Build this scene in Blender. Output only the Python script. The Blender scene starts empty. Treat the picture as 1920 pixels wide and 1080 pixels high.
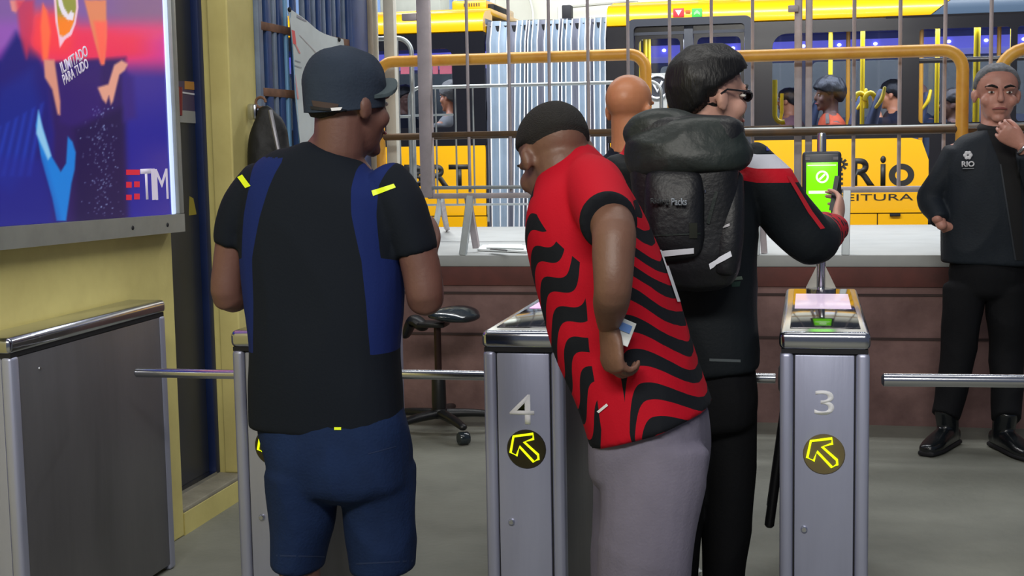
import bpy, bmesh, math, random
import numpy as np
from mathutils import Vector, Matrix, noise
from mathutils.bvhtree import BVHTree

random.seed(7)
SC = bpy.context.scene
COL = SC.collection
V = Vector

# ------------------------------------------------------------------ camera
F_PX = 2600.0
CAM = V((0.0, 0.0, 1.45))
YAW, PITCH, ROLL = math.radians(12.15), math.radians(6.0), 0.018
FW = V((-math.sin(YAW)*math.cos(PITCH), math.cos(YAW)*math.cos(PITCH), -math.sin(PITCH)))
_r0 = V((math.cos(YAW), math.sin(YAW), 0))
_u0 = _r0.cross(FW)
RT = _r0*math.cos(ROLL) - _u0*math.sin(ROLL)
UP = RT.cross(FW)
cd = bpy.data.cameras.new('camera')
cam = bpy.data.objects.new('camera', cd)
COL.objects.link(cam)
cd.sensor_width = 36.0
cd.lens = F_PX/1920*36.0
cd.clip_end = 200
m3 = Matrix((RT, UP, -FW)).transposed()
cam.matrix_world = Matrix.Translation(CAM) @ m3.to_4x4()
SC.camera = cam


def ray(x, y): return FW + RT*((x-960)/F_PX) - UP*((y-540)/F_PX)
def at_z(x, y, z):
    d = ray(x, y); return CAM + d*((z-CAM.z)/d.z)
def at_y(x, y, Y):
    d = ray(x, y); return CAM + d*((Y-CAM.y)/d.y)
def at_x(x, y, X):
    d = ray(x, y); return CAM + d*((X-CAM.x)/d.x)
def proj(p):
    q = p-CAM; d = q.dot(FW)
    return 960+F_PX*q.dot(RT)/d, 540-F_PX*q.dot(UP)/d, d

# ------------------------------------------------------------------ world, exposure, lamps
SC.view_settings.view_transform = 'Standard'
SC.view_settings.look = 'None'
SC.view_settings.exposure = 0.0
SC.view_settings.gamma = 1.0
SC.view_settings.use_curve_mapping = False
w = bpy.data.worlds.new('night'); SC.world = w; w.use_nodes = True
bg = w.node_tree.nodes['Background']
bg.inputs[0].default_value = (0.62, 0.72, 1.0, 1); bg.inputs[1].default_value = 0.12


def area(name, loc, target, sx, sy, power, color=(1, 1, 1)):
    l = bpy.data.lights.new(name, 'AREA'); l.shape = 'RECTANGLE'
    l.size = sx; l.size_y = sy; l.energy = power; l.color = color
    o = bpy.data.objects.new(name, l); COL.objects.link(o)
    o.location = loc
    o.rotation_euler = (V(target)-V(loc)).to_track_quat('-Z', 'Y').to_euler()
    return o

area('hall_light_near', (-0.3, -0.5, 3.7), (-0.5, 3.0, 0.6), 3.0, 0.5, 165, (1.0, 0.97, 0.9))
area('hall_light_gates', (-0.5, 4.2, 3.9), (-0.5, 4.3, 0), 3.2, 0.35, 40, (1.0, 0.98, 0.92))
area('platform_light', (-1.0, 8.3, 4.2), (-1.0, 9.9, 0.9), 7.0, 0.5, 330, (0.97, 0.99, 1.0))
area('station_light', (-1.0, 13.9, 4.6), (-1.0, 16.5, 2.2), 9.0, 0.5, 420, (0.93, 0.97, 1.0))
area('bus_light_rear', (-4.0, 11.1, 2.25), (-4.0, 11.3, 0), 2.6, 0.5, 40, (0.85, 0.9, 1.0))
area('bus_light_front', (0.9, 11.1, 2.25), (0.9, 11.3, 0), 4.2, 0.5, 85, (0.85, 0.9, 1.0))

# ------------------------------------------------------------------ materials


def lin(c):
    return tuple(((v/255)/12.92 if v/255 <= 0.04045 else ((v/255+0.055)/1.055)**2.4) for v in c[:3])


def mat(name, col, rough=0.6, metal=0.0, var=0.0, vscale=6.0, bump=0.0, bscale=60.0, emit=0.0, alpha=1.0,
        stretch=None, spec=0.5, col2=None, coat=0.0, sheen=0.0):
    m = bpy.data.materials.new(name); m.use_nodes = True
    nt = m.node_tree; b = nt.nodes['Principled BSDF']
    c = lin(col)
    b.inputs['Base Color'].default_value = (*c, 1)
    b.inputs['Roughness'].default_value = rough
    b.inputs['Metallic'].default_value = metal
    b.inputs['Specular IOR Level'].default_value = spec
    b.inputs['Coat Weight'].default_value = coat
    if sheen:
        b.inputs['Sheen Weight'].default_value = sheen
    tc = nt.nodes.new('ShaderNodeTexCoord'); src = tc.outputs['Object']
    if stretch:
        mp = nt.nodes.new('ShaderNodeMapping'); mp.inputs['Scale'].default_value = stretch
        nt.links.new(src, mp.inputs[0]); src = mp.outputs[0]
    if var:
        n = nt.nodes.new('ShaderNodeTexNoise'); n.inputs['Scale'].default_value = vscale
        n.inputs['Detail'].default_value = 5; n.inputs['Roughness'].default_value = 0.6
        nt.links.new(src, n.inputs['Vector'])
        rp = nt.nodes.new('ShaderNodeValToRGB')
        rp.color_ramp.elements[0].position = 0.3; rp.color_ramp.elements[1].position = 0.72
        d = lin(col2) if col2 else tuple(v*(1-var) for v in c)
        rp.color_ramp.elements[0].color = (*d, 1)
        rp.color_ramp.elements[1].color = (*[min(1, v*(1+(0 if col2 else var*0.6))) for v in c], 1)
        nt.links.new(n.outputs['Fac'], rp.inputs[0]); nt.links.new(rp.outputs[0], b.inputs['Base Color'])
    if bump:
        n2 = nt.nodes.new('ShaderNodeTexNoise'); n2.inputs['Scale'].default_value = bscale
        n2.inputs['Detail'].default_value = 4
        nt.links.new(src, n2.inputs['Vector'])
        bp = nt.nodes.new('ShaderNodeBump'); bp.inputs['Strength'].default_value = bump
        bp.inputs['Distance'].default_value = 0.01
        nt.links.new(n2.outputs['Fac'], bp.inputs['Height']); nt.links.new(bp.outputs[0], b.inputs['Normal'])
    if emit:
        b.inputs['Emission Color'].default_value = (*c, 1); b.inputs['Emission Strength'].default_value = emit
    return m


def glass(name, tint=(235, 240, 245), gloss=0.06):
    m = bpy.data.materials.new(name); m.use_nodes = True
    nt = m.node_tree; nt.nodes.clear()
    o = nt.nodes.new('ShaderNodeOutputMaterial'); t = nt.nodes.new('ShaderNodeBsdfTransparent')
    g = nt.nodes.new('ShaderNodeBsdfGlossy'); g.inputs['Roughness'].default_value = 0.03
    t.inputs[0].default_value = (*lin(tint), 1)
    x = nt.nodes.new('ShaderNodeMixShader'); fr = nt.nodes.new('ShaderNodeFresnel'); fr.inputs[0].default_value = 1.45
    nt.links.new(fr.outputs[0], x.inputs[0]); nt.links.new(t.outputs[0], x.inputs[1]); nt.links.new(g.outputs[0], x.inputs[2])
    nt.links.new(x.outputs[0], o.inputs[0])
    return m


class Nodes:
    """little helper to write node maths as expressions"""
    def __init__(self, name, rough=0.8):
        self.m = bpy.data.materials.new(name); self.m.use_nodes = True
        self.nt = self.m.node_tree; self.b = self.nt.nodes['Principled BSDF']
        self.b.inputs['Roughness'].default_value = rough; self.b.inputs['Specular IOR Level'].default_value = .2
    def attr(self, n, out='Fac'):
        a = self.nt.nodes.new('ShaderNodeAttribute'); a.attribute_name = n; return a.outputs[out]
    def op(self, o, a, b=None, c=None):
        n = self.nt.nodes.new('ShaderNodeMath'); n.operation = o
        for i, v in enumerate((a, b, c)):
            if v is None: continue
            if isinstance(v, (int, float)): n.inputs[i].default_value = v
            else: self.nt.links.new(v, n.inputs[i])
        return n.outputs[0]
    def mix(self, f, a, b):
        n = self.nt.nodes.new('ShaderNodeMix'); n.data_type = 'RGBA'
        self.nt.links.new(f, n.inputs[0])
        for i, v in ((6, a), (7, b)):
            if isinstance(v, tuple): n.inputs[i].default_value = (*lin(v), 1)
            else: self.nt.links.new(v, n.inputs[i])
        return n.outputs[2]
    def color(self, s): self.nt.links.new(s, self.b.inputs['Base Color'])
    def bump(self, strength, scale):
        tc = self.nt.nodes.new('ShaderNodeTexCoord'); n = self.nt.nodes.new('ShaderNodeTexNoise')
        n.inputs['Scale'].default_value = scale; n.inputs['Detail'].default_value = 4
        self.nt.links.new(tc.outputs['Object'], n.inputs['Vector'])
        bp = self.nt.nodes.new('ShaderNodeBump'); bp.inputs['Strength'].default_value = strength; bp.inputs['Distance'].default_value = 0.01
        self.nt.links.new(n.outputs['Fac'], bp.inputs['Height']); self.nt.links.new(bp.outputs[0], self.b.inputs['Normal'])


M = dict(
    floor=mat('floor_concrete', (128, 129, 119), 0.7, var=0.22, vscale=2.2, bump=0.25, bscale=35),
    wall=mat('yellow_paint', (240, 228, 146), 0.7, var=0.16, vscale=2.5, bump=0.15, bscale=20, col2=(218, 204, 130)),
    step=mat('step_concrete', (150, 145, 128), 0.8, var=0.25, vscale=7, bump=0.3),
    plat=mat('platform_face_paint', (150, 118, 114), 0.8, var=0.4, vscale=3.5, bump=0.5, bscale=18, col2=(104, 78, 76)),
    plattop=mat('platform_top', (176, 179, 178), 0.7, var=0.08, vscale=5),
    door=mat('dark_door', (44, 50, 66), 0.35, var=0.25, vscale=3),
    doorblue=mat('blue_frame', (22, 42, 92), 0.5, var=0.2),
    steel=mat('brushed_steel', (176, 180, 204), 0.40, 0.5, var=0.14, vscale=5, bump=0.05, bscale=90, stretch=(1, 1, 0.12)),
    steel_dark=mat('dull_steel', (124, 123, 128), 0.42, 0.6, var=0.22, vscale=4, bump=0.06, bscale=70, stretch=(1, 1, 0.15)),
    chrome=mat('polished_steel', (205, 207, 214), 0.18, 1.0),
    gap=mat('dark_joint', (22, 22, 28), 0.7),
    black=mat('black_plastic_and_shade', (20, 21, 24), 0.4, var=0.2),
    blackglass=mat('black_glass', (10, 10, 14), 0.08, spec=0.7),
    tube=mat('yellow_tube_paint', (244, 186, 78), 0.38, var=0.16, vscale=9, bump=0.08, bscale=40, col2=(222, 154, 56)),
    tubedark=mat('shaded_dark_tube', (70, 58, 46), 0.6, var=0.5, vscale=6, col2=(110, 78, 40)),  # shade on the barrier mid rails is put into this dark colour
    fence=mat('grey_fence_paint', (188, 178, 182), 0.5, 0.2, var=0.2, vscale=8),
    galv=mat('galvanised_tube', (186, 194, 198), 0.35, 0.6, var=0.12, vscale=12),
    white=mat('white_paint', (214, 212, 200), 0.55, var=0.1, vscale=8),
    beige=mat('beige_post', (150, 138, 120), 0.6, var=0.2, vscale=8),
    bluebar=mat('blue_bar_paint', (34, 66, 122), 0.45, var=0.25, vscale=8),
    greybar=mat('grey_bar_paint', (112, 128, 152), 0.45, var=0.25, vscale=8),
    rust=mat('rusty_steel', (120, 84, 62), 0.7, var=0.4, vscale=14),
    buskin=mat('bus_yellow', (252, 186, 8), 0.32, var=0.03, vscale=3, coat=0.3),
    busdark=mat('bus_black', (24, 24, 30), 0.22, spec=0.6),
    busgrey=mat('bus_dark_grey', (52, 56, 66), 0.35),
    busroof=mat('bus_slate_roof', (78, 98, 122), 0.4),
    letter=mat('charcoal_lettering', (38, 37, 36), 0.5),
    letterw=mat('white_lettering', (225, 226, 232), 0.5),
    bellow=mat('bellows_fabric', (166, 184, 202), 0.7, var=0.15, vscale=3, bump=0.1, bscale=30),
    bellow2=mat('bellows_fabric_grey', (138, 142, 158), 0.7, var=0.15, vscale=3),
    piping=mat('white_piping', (238, 240, 246), 0.6),
    pole=mat('yellow_grab_pole', (250, 214, 20), 0.35),
    pole_o=mat('amber_grab_pole', (200, 140, 30), 0.4),
    interior=mat('bus_interior_panel', (120, 128, 150), 0.6, var=0.2, vscale=4),
    intdark=mat('bus_interior_dark', (58, 62, 76), 0.6),
    seat=mat('bus_seat_fabric', (70, 82, 110), 0.8, var=0.2),
    seatyel=mat('yellow_seat_grip', (240, 205, 30), 0.5),
    led=mat('blue_white_led', (190, 190, 255), 0.3, emit=4.0),
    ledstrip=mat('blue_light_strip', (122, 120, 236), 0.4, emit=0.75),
    busglass=glass('bus_window_glass', (225, 230, 240)), farglass=glass('tinted_far_glass', (184, 188, 196)),
    red=mat('red_sign', (222, 50, 62), 0.5), green=mat('green_sign', (70, 196, 80), 0.5),
    pinkblind=mat('red_notice', (232, 110, 118), 0.5),
    arrow=mat('yellow_led', (225, 245, 10), 0.4, emit=1.15),
    screenp=mat('pink_screen', (238, 178, 238), 0.2, emit=0.62),
    screenl=mat('pale_lilac_screen', (222, 200, 226), 0.2, emit=0.55),
    screeng=mat('green_screen', (118, 232, 14), 0.2, emit=0.95),
    screenw=mat('white_screen_mark', (228, 250, 214), 0.3, emit=0.85),
    paper=mat('white_paper', (226, 230, 230), 0.8, var=0.06),
    poster=mat('route_map_paper', (206, 214, 214), 0.7, var=0.08, vscale=6),
    alu=mat('aluminium_frame', (158, 162, 156), 0.4, 0.35, var=0.12, vscale=9),
    edge=mat('lightbox_edge_glow', (196, 214, 255), 0.3, emit=0.9),
    bag=mat('black_bag', (14, 15, 18), 0.6, var=0.3, bump=0.3, bscale=25),
    vinyl=mat('stool_vinyl', (34, 44, 50), 0.16, var=0.2, bump=0.1, bscale=20, spec=0.8),
    bgwall=mat('far_wall', (200, 198, 184), 0.7, var=0.12, vscale=1.5),
    bgblue=mat('far_window_glass', (150, 180, 230), 0.15),
    foliage=mat('dark_leaf', (70, 84, 70), 0.7, var=0.3),
)
SKIN_A = mat('skin_brown', (108, 75, 67), 0.55, var=0.12, vscale=9, bump=0.08, bscale=120)
SKIN_B = mat('skin_deep_brown', (116, 83, 69), 0.5, var=0.16, vscale=9, bump=0.08, bscale=120)
SKIN_C = mat('skin_light', (206, 158, 142), 0.5, var=0.08, vscale=9, bump=0.06, bscale=120)
SKIN_D = mat('skin_tan', (196, 130, 92), 0.42, var=0.1, vscale=9, bump=0.06, bscale=120)
SKIN_E = mat('skin_ruddy', (196, 140, 124), 0.45, var=0.14, vscale=14, bump=0.06, bscale=120)
EYE_W = mat('eye_white', (225, 222, 215), 0.2); EYE_D = mat('eye_iris', (36, 24, 18), 0.2)
LIP = mat('lip_skin', (150, 84, 80), 0.5)
HAIR_K = mat('black_hair', (11, 10, 12), 0.5, bump=0.35, bscale=120, stretch=(1, 1, 0.25))
HAIR_BUZZ = mat('cropped_dark_hair', (24, 21, 20), 0.85, var=0.3, vscale=60, bump=0.5, bscale=300)
HAIR_G = mat('short_grey_hair', (118, 120, 126), 0.75, var=0.4, vscale=50, bump=0.6, bscale=240)

# ------------------------------------------------------------------ object helpers


def tag(o, label=None, cat=None, group=None, kind=None):
    if label: o['label'] = label
    if cat: o['category'] = cat
    if group: o['group'] = group
    if kind: o['kind'] = kind
    return o


def thing(name, label, cat, loc=(0, 0, 0), group=None):
    o = bpy.data.objects.new(name, None); COL.objects.link(o)
    o.empty_display_size = 0.1
    o.location = loc
    return tag(o, label, cat, group)


def origin(parent):
    p = V((0, 0, 0))
    while parent is not None:
        p += parent.location; parent = parent.parent
    return p


def link(name, me, material, parent=None, smooth=35):
    """links a mesh given in WORLD coordinates; parents are never rotated, so only shift it"""
    o = bpy.data.objects.new(name, me); COL.objects.link(o)
    if parent is not None:
        me.transform(Matrix.Translation(-origin(parent)))
        o.parent = parent
    if material is not None and not me.materials:
        me.materials.append(material)
    if smooth:
        me.shade_smooth()
        if smooth < 180: me.set_sharp_from_angle(angle=math.radians(smooth))
    return o


class MB:
    def __init__(self): self.bm = bmesh.new()
    def box(self, a, b, bev=0.0, seg=2):
        a, b = V(a), V(b)
        lo = V((min(a.x, b.x), min(a.y, b.y), min(a.z, b.z))); hi = V((max(a.x, b.x), max(a.y, b.y), max(a.z, b.z)))
        r = bmesh.ops.create_cube(self.bm, size=1.0)
        vs = r['verts']
        for v in vs: v.co = V([lo[i]+(v.co[i]+0.5)*(hi[i]-lo[i]) for i in range(3)])
        if bev:
            es = {e for v in vs for e in v.link_edges}
            bmesh.ops.bevel(self.bm, geom=list(es), offset=bev, segments=seg, profile=0.5, affect='EDGES')
        return self
    def obox(self, c, ax, half, bev=0.0, seg=2):
        """oriented box: ax = three unit vectors"""
        r = bmesh.ops.create_cube(self.bm, size=2.0); vs = r['verts']; c = V(c)
        for v in vs: v.co = c + ax[0]*(v.co.x*half[0]) + ax[1]*(v.co.y*half[1]) + ax[2]*(v.co.z*half[2])
        if bev:
            es = {e for v in vs for e in v.link_edges}
            bmesh.ops.bevel(self.bm, geom=list(es), offset=bev, segments=seg, profile=0.5, affect='EDGES')
        return self
    def tube(self, pts, r, seg=10, closed=False, cap=True):
        pts = [V(p) for p in pts]; n = len(pts)
        rs = r if isinstance(r, (list, tuple)) else [r]*n
        rings = []; side = None
        for i in range(n):
            if closed: t = pts[(i+1) % n]-pts[i-1]
            else: t = pts[min(i+1, n-1)]-pts[max(i-1, 0)]
            t.normalize()
            if side is None:
                side = V((0, 0, 1)) if abs(t.z) < 0.9 else V((1, 0, 0))
            side = (side - t*side.dot(t)).normalized(); b = t.cross(side)
            rings.append([self.bm.verts.new(pts[i]+(side*math.cos(2*math.pi*k/seg)+b*math.sin(2*math.pi*k/seg))*rs[i]) for k in range(seg)])
        for i in range(n if closed else n-1):
            A, B = rings[i], rings[(i+1) % n]
            for k in range(seg): self.bm.faces.new((A[k], A[(k+1) % seg], B[(k+1) % seg], B[k]))
        if cap and not closed:
            self.bm.faces.new(rings[0][::-1]); self.bm.faces.new(rings[-1])
        return self
    def lathe(self, prof, c=(0, 0, 0), axis=None, seg=24):
        """prof = [(radius, height)] about an axis through c"""
        c = V(c); az = V(axis).normalized() if axis else V((0, 0, 1))
        ax = V((1, 0, 0)) if abs(az.x) < 0.9 else V((0, 1, 0))
        ax = (ax-az*ax.dot(az)).normalized(); ay = az.cross(ax)
        rings = []
        for r, h in prof:
            if r < 1e-5: rings.append([self.bm.verts.new(c+az*h)])
            else: rings.append([self.bm.verts.new(c+az*h+(ax*math.cos(2*math.pi*k/seg)+ay*math.sin(2*math.pi*k/seg))*r) for k in range(seg)])
        for A, B in zip(rings, rings[1:]):
            for k in range(seg):
                a0, a1 = A[k % len(A)], A[(k+1) % len(A)]; b0, b1 = B[k % len(B)], B[(k+1) % len(B)]
                vs = []
                for v in (a0, a1, b1, b0):
                    if v not in vs: vs.append(v)
                if len(vs) > 2: self.bm.faces.new(vs)
        if len(rings[0]) > 1: self.bm.faces.new(rings[0][::-1])
        if len(rings[-1]) > 1: self.bm.faces.new(rings[-1])
        return self
    def prism(self, poly, d):
        """extrude a planar polygon (world points) by vector d"""
        d = V(d)
        A = [self.bm.verts.new(V(p)) for p in poly]; B = [self.bm.verts.new(V(p)+d) for p in poly]
        self.bm.faces.new(A[::-1]); self.bm.faces.new(B)
        n = len(A)
        for k in range(n): self.bm.faces.new((A[k], A[(k+1) % n], B[(k+1) % n], B[k]))
        return self
    def ell(self, c, r, ax=None, seg=16):
        g = bmesh.ops.create_uvsphere(self.bm, u_segments=seg, v_segments=max(6, seg//2), radius=1.0)
        c = V(c); ax = ax or (V((1, 0, 0)), V((0, 1, 0)), V((0, 0, 1)))
        for v in g['verts']: v.co = c+ax[0]*(v.co.x*r[0])+ax[1]*(v.co.y*r[1])+ax[2]*(v.co.z*r[2])
        return self
    def limb(self, ctrl, side, seg=16, n=5, dome=(1, 1), exp=2.0):
        """closed tapered solid through ctrl = [(point, half size along side, half size across)]"""
        P = [(V(p), a, b) for p, a, b in ctrl]
        pts = []
        for i in range(len(P)-1):
            p0, p1, p2, p3 = P[max(i-1, 0)], P[i], P[i+1], P[min(i+2, len(P)-1)]
            for k in range(n):
                t = k/n
                def cr(a, b, c, d): return 0.5*((2*b)+(c-a)*t+(2*a-5*b+4*c-d)*t*t+(3*b-a-3*c+d)*t**3)
                pts.append((cr(p0[0], p1[0], p2[0], p3[0]), max(0.002, cr(p0[1], p1[1], p2[1], p3[1])), max(0.002, cr(p0[2], p1[2], p2[2], p3[2]))))
        pts.append(P[-1])
        def tang(i): return (pts[min(i+1, len(pts)-1)][0]-pts[max(i-1, 0)][0]).normalized()
        full = []
        t0, t1 = tang(0), tang(len(pts)-1)
        if dome[0]:
            p, a, b = pts[0]; h = min(a, b)*dome[0]
            for q in (1.35, 0.9, 0.45): full.append((p-t0*h*math.sin(q), a*math.cos(q), b*math.cos(q), t0))
        for i, (p, a, b) in enumerate(pts): full.append((p, a, b, tang(i)))
        if dome[1]:
            p, a, b = pts[-1]; h = min(a, b)*dome[1]
            for q in (0.45, 0.9, 1.35): full.append((p+t1*h*math.sin(q), a*math.cos(q), b*math.cos(q), t1))
        s = V(side); rings = []
        for p, a, b, t in full:
            s2 = (s-t*s.dot(t)).normalized(); c = t.cross(s2); R = []
            for k in range(seg):
                an = 2*math.pi*k/seg; co, si = math.cos(an), math.sin(an)
                if exp != 2.0:
                    co = math.copysign(abs(co)**(2/exp), co); si = math.copysign(abs(si)**(2/exp), si)
                R.append(self.bm.verts.new(p+s2*(co*a)+c*(si*b)))
            rings.append(R)
        for A, B in zip(rings, rings[1:]):
            for k in range(seg): self.bm.faces.new((A[k], A[(k+1) % seg], B[(k+1) % seg], B[k]))
        self.bm.faces.new(rings[0][::-1]); self.bm.faces.new(rings[-1])
        return self
    def mesh(self, name='m'):
        bmesh.ops.recalc_face_normals(self.bm, faces=self.bm.faces)
        me = bpy.data.meshes.new(name); self.bm.to_mesh(me); self.bm.free(); return me
    def build(self, name, material, parent=None, smooth=35):
        return link(name, self.mesh(name), material, parent, smooth)


def evaluated(o):
    dg = bpy.context.evaluated_depsgraph_get(); dg.update()
    me = bpy.data.meshes.new_from_object(o.evaluated_get(dg))
    old = o.data; bpy.data.objects.remove(o)
    if isinstance(old, bpy.types.Mesh): bpy.data.meshes.remove(old)
    else: bpy.data.curves.remove(old)
    return me


def fuse(mb, voxel, it=4, fac=0.5):
    """one continuous skin over overlapping solids"""
    me = mb.mesh('f'); o = bpy.data.objects.new('f', me); COL.objects.link(o)
    r = o.modifiers.new('r', 'REMESH'); r.mode = 'VOXEL'; r.voxel_size = voxel
    s = o.modifiers.new('s', 'SMOOTH'); s.factor = fac; s.iterations = it
    return evaluated(o)


def join_meshes(ms):
    bm = bmesh.new()
    for m in ms:
        bm.from_mesh(m); bpy.data.meshes.remove(m)
    me = bpy.data.meshes.new('j'); bm.to_mesh(me); bm.free(); return me


def arrays(me):
    n = len(me.vertices)
    co = np.empty(n*3, np.float32); me.vertices.foreach_get('co', co)
    no = np.empty(n*3, np.float32); me.vertex_normals.foreach_get('vector', no)
    return co.reshape(n, 3), no.reshape(n, 3)


def wrinkle(me, amp, freq, stretch=(1, 1, 1), seed=0.0):
    co, no = arrays(me)
    nz = noise.noise
    d = np.array([nz(V((p[0]*freq*stretch[0]+seed, p[1]*freq*stretch[1], p[2]*freq*stretch[2]))) for p in co], np.float32)
    d = 1-np.abs(d)*2.2
    co = co+no*(d*amp)[:, None]
    me.vertices.foreach_set('co', co.astype(np.float32).ravel()); me.update()


def set_attr(me, name, arr):
    a = me.attributes.new(name, 'FLOAT', 'POINT'); a.data.foreach_set('value', np.asarray(arr, np.float32))


def plate(outer, holes=(), thick=0.02):
    """flat plate in the local XY plane with holes (via a filled 2D curve), thickness centred on z=0"""
    cu = bpy.data.curves.new('p', 'CURVE'); cu.dimensions = '2D'; cu.fill_mode = 'BOTH'; cu.extrude = thick/2
    for poly in (outer, *holes):
        s = cu.splines.new('POLY'); s.points.add(len(poly)-1); s.use_cyclic_u = True
        for p, q in zip(s.points, poly): p.co = (q[0], q[1], 0, 1)
    o = bpy.data.objects.new('p', cu); COL.objects.link(o)
    return evaluated(o)


def rrect(x0, y0, x1, y1, r, n=5):
    if not isinstance(r, (tuple, list)): r = (r,)*4
    pts = []
    for (cx, cy, a0, rr) in ((x1, y1, 0, r[0]), (x0, y1, 90, r[1]), (x0, y0, 180, r[2]), (x1, y0, 270, r[3])):
        sx = -1 if a0 in (0, 270) else 1; sy = -1 if a0 in (0, 90) else 1
        for k in range(n+1):
            a = math.radians(a0+90*k/n)
            pts.append((cx+sx*rr+rr*math.cos(a), cy+sy*rr+rr*math.sin(a)))
    return pts


def frame_m(o, x, y):
    """matrix taking local XY to the plane through o spanned by x and y"""
    x = V(x).normalized(); y = V(y).normalized(); z = x.cross(y).normalized()
    return Matrix.Translation(V(o)) @ Matrix((x, y, z)).transposed().to_4x4()

XZ = lambda o: frame_m(o, (1, 0, 0), (0, 0, 1))        # faces -Y, towards the gates


def text_mesh(s, size, extrude=0.002, bold=0.0, align='LEFT', sx=1.0, spacing=1.0, shear=0.0):
    cu = bpy.data.curves.new('t', 'FONT'); cu.body = s; cu.size = size; cu.extrude = extrude; cu.offset = bold
    cu.align_x = align; cu.space_character = spacing; cu.shear = shear; cu.resolution_u = 5
    o = bpy.data.objects.new('t', cu); COL.objects.link(o)
    me = evaluated(o); me.transform(Matrix.Diagonal((sx, 1, 1, 1))); return me


def place(name, me, mtx, material, parent, smooth=0):
    me.transform(mtx); me.update()
    return link(name, me, material, parent, smooth)


def fit_text(s, box, mtx, name, material, parent, bold=0.0, extrude=0.002, spacing=1.0):
    """lettering scaled to fill box (x0,y0,x1,y1) of the local plane"""
    me = text_mesh(s, 1.0, 0.0, bold, spacing=spacing)
    co, _ = arrays(me)
    lo, hi = co.min(0), co.max(0)
    x0, y0, x1, y1 = box
    S = Matrix.Translation((x0, y0, 0)) @ Matrix.Diagonal(((x1-x0)/(hi[0]-lo[0]), (y1-y0)/(hi[1]-lo[1]), 1, 1)) @ Matrix.Translation((-lo[0], -lo[1], 0))
    me.transform(S)
    bm = bmesh.new(); bm.from_mesh(me)
    bmesh.ops.remove_doubles(bm, verts=bm.verts, dist=1e-5)
    r = bmesh.ops.extrude_face_region(bm, geom=bm.faces[:])
    bmesh.ops.translate(bm, verts=[g for g in r['geom'] if isinstance(g, bmesh.types.BMVert)], vec=(0, 0, extrude))
    bm.to_mesh(me); bm.free()
    return place(name, me, mtx, material, parent)


def bvh_of(objs):
    bm = bmesh.new()
    for o in objs:
        me = o.data.copy(); me.transform(Matrix.Translation(origin(o.parent))); bm.from_mesh(me); bpy.data.meshes.remove(me)
    t = BVHTree.FromBMesh(bm); bm.free(); return t


def patch(name, objs, quad, material, parent, nu=8, nv=3, off=0.003, thick=0.002, tree=None):
    """a thin strip sewn onto a surface: quad corners are where it is seen, points found on the surface itself"""
    t = tree or bvh_of(objs)
    G = []
    for j in range(nv+1):
        row = []
        for i in range(nu+1):
            u, v = i/nu, j/nv
            a = [quad[0][k]*(1-u)+quad[1][k]*u for k in (0, 1)]; b = [quad[3][k]*(1-u)+quad[2][k]*u for k in (0, 1)]
            d = ray(a[0]*(1-v)+b[0]*v, a[1]*(1-v)+b[1]*v).normalized()
            h = t.ray_cast(CAM, d)
            if h[0] is None: row.append(None); continue
            n = h[1] if h[1].dot(d) < 0 else -h[1]
            row.append((h[0]+n*off, n))
        G.append(row)
    bm = bmesh.new(); T = {}
    def vt(i, j, k):
        if (i, j, k) not in T: T[(i, j, k)] = bm.verts.new(G[j][i][0]-G[j][i][1]*(thick+off)*k)
        return T[(i, j, k)]
    for j in range(nv):
        for i in range(nu):
            if any(G[b][a] is None for a, b in ((i, j), (i+1, j), (i+1, j+1), (i, j+1))): continue
            bm.faces.new((vt(i, j, 0), vt(i+1, j, 0), vt(i+1, j+1, 0), vt(i, j+1, 0)))
            bm.faces.new((vt(i, j+1, 1), vt(i+1, j+1, 1), vt(i+1, j, 1), vt(i, j, 1)))
    me = bpy.data.meshes.new(name); bmesh.ops.recalc_face_normals(bm, faces=bm.faces); bm.to_mesh(me); bm.free()
    return link(name, me, material, parent, 180)


def arc(c, r, a0, a1, ex, ey, n=7):
    return [V(c)+V(ex)*(r*math.cos(math.radians(a0+(a1-a0)*k/n)))+V(ey)*(r*math.sin(math.radians(a0+(a1-a0)*k/n))) for k in range(n+1)]


def structure(o, label=None):
    o['kind'] = 'structure'
    if label: o['label'] = label
    return o

# ================================================================== SETTING
WX = -2.294                                    # plane of the yellow wall
structure(MB().box((-6, -1.5, -0.1), (5, 7.12, 0)).build('floor', M['floor'], smooth=0), 'grey concrete floor of the station hall')
# road beyond the platform
structure(MB().box((-14, 9.5, -0.1), (12, 16.4, 0.0)).build('road', M['floor'], smooth=0), 'grey road surface under the bus')
pf = MB().box((-6, 7.10, 0), (5, 9.5, 0.80)).build('platform', M['plat'], smooth=0)
structure(pf, 'raised boarding platform with maroon painted face')
MB().box((-6, 7.085, 0.80), (5, 9.5, 0.862), 0.008).build('platform_top', M['plattop'], pf)
# horizontal board-marks of the platform face
for z in (0.66, 0.44):
    MB().box((-6, 7.094, z-0.006), (5, 7.12, z+0.006)).build('joint', mat('platform_joint', (66, 50, 48), .8), pf)
MB().box((-6, 7.088, 0.70), (5, 7.12, 0.80), 0.004).build('edge_band', mat('maroon_edge_band', (120, 66, 60), 0.75, var=0.35, vscale=5, col2=(88, 54, 50)), pf)

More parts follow.
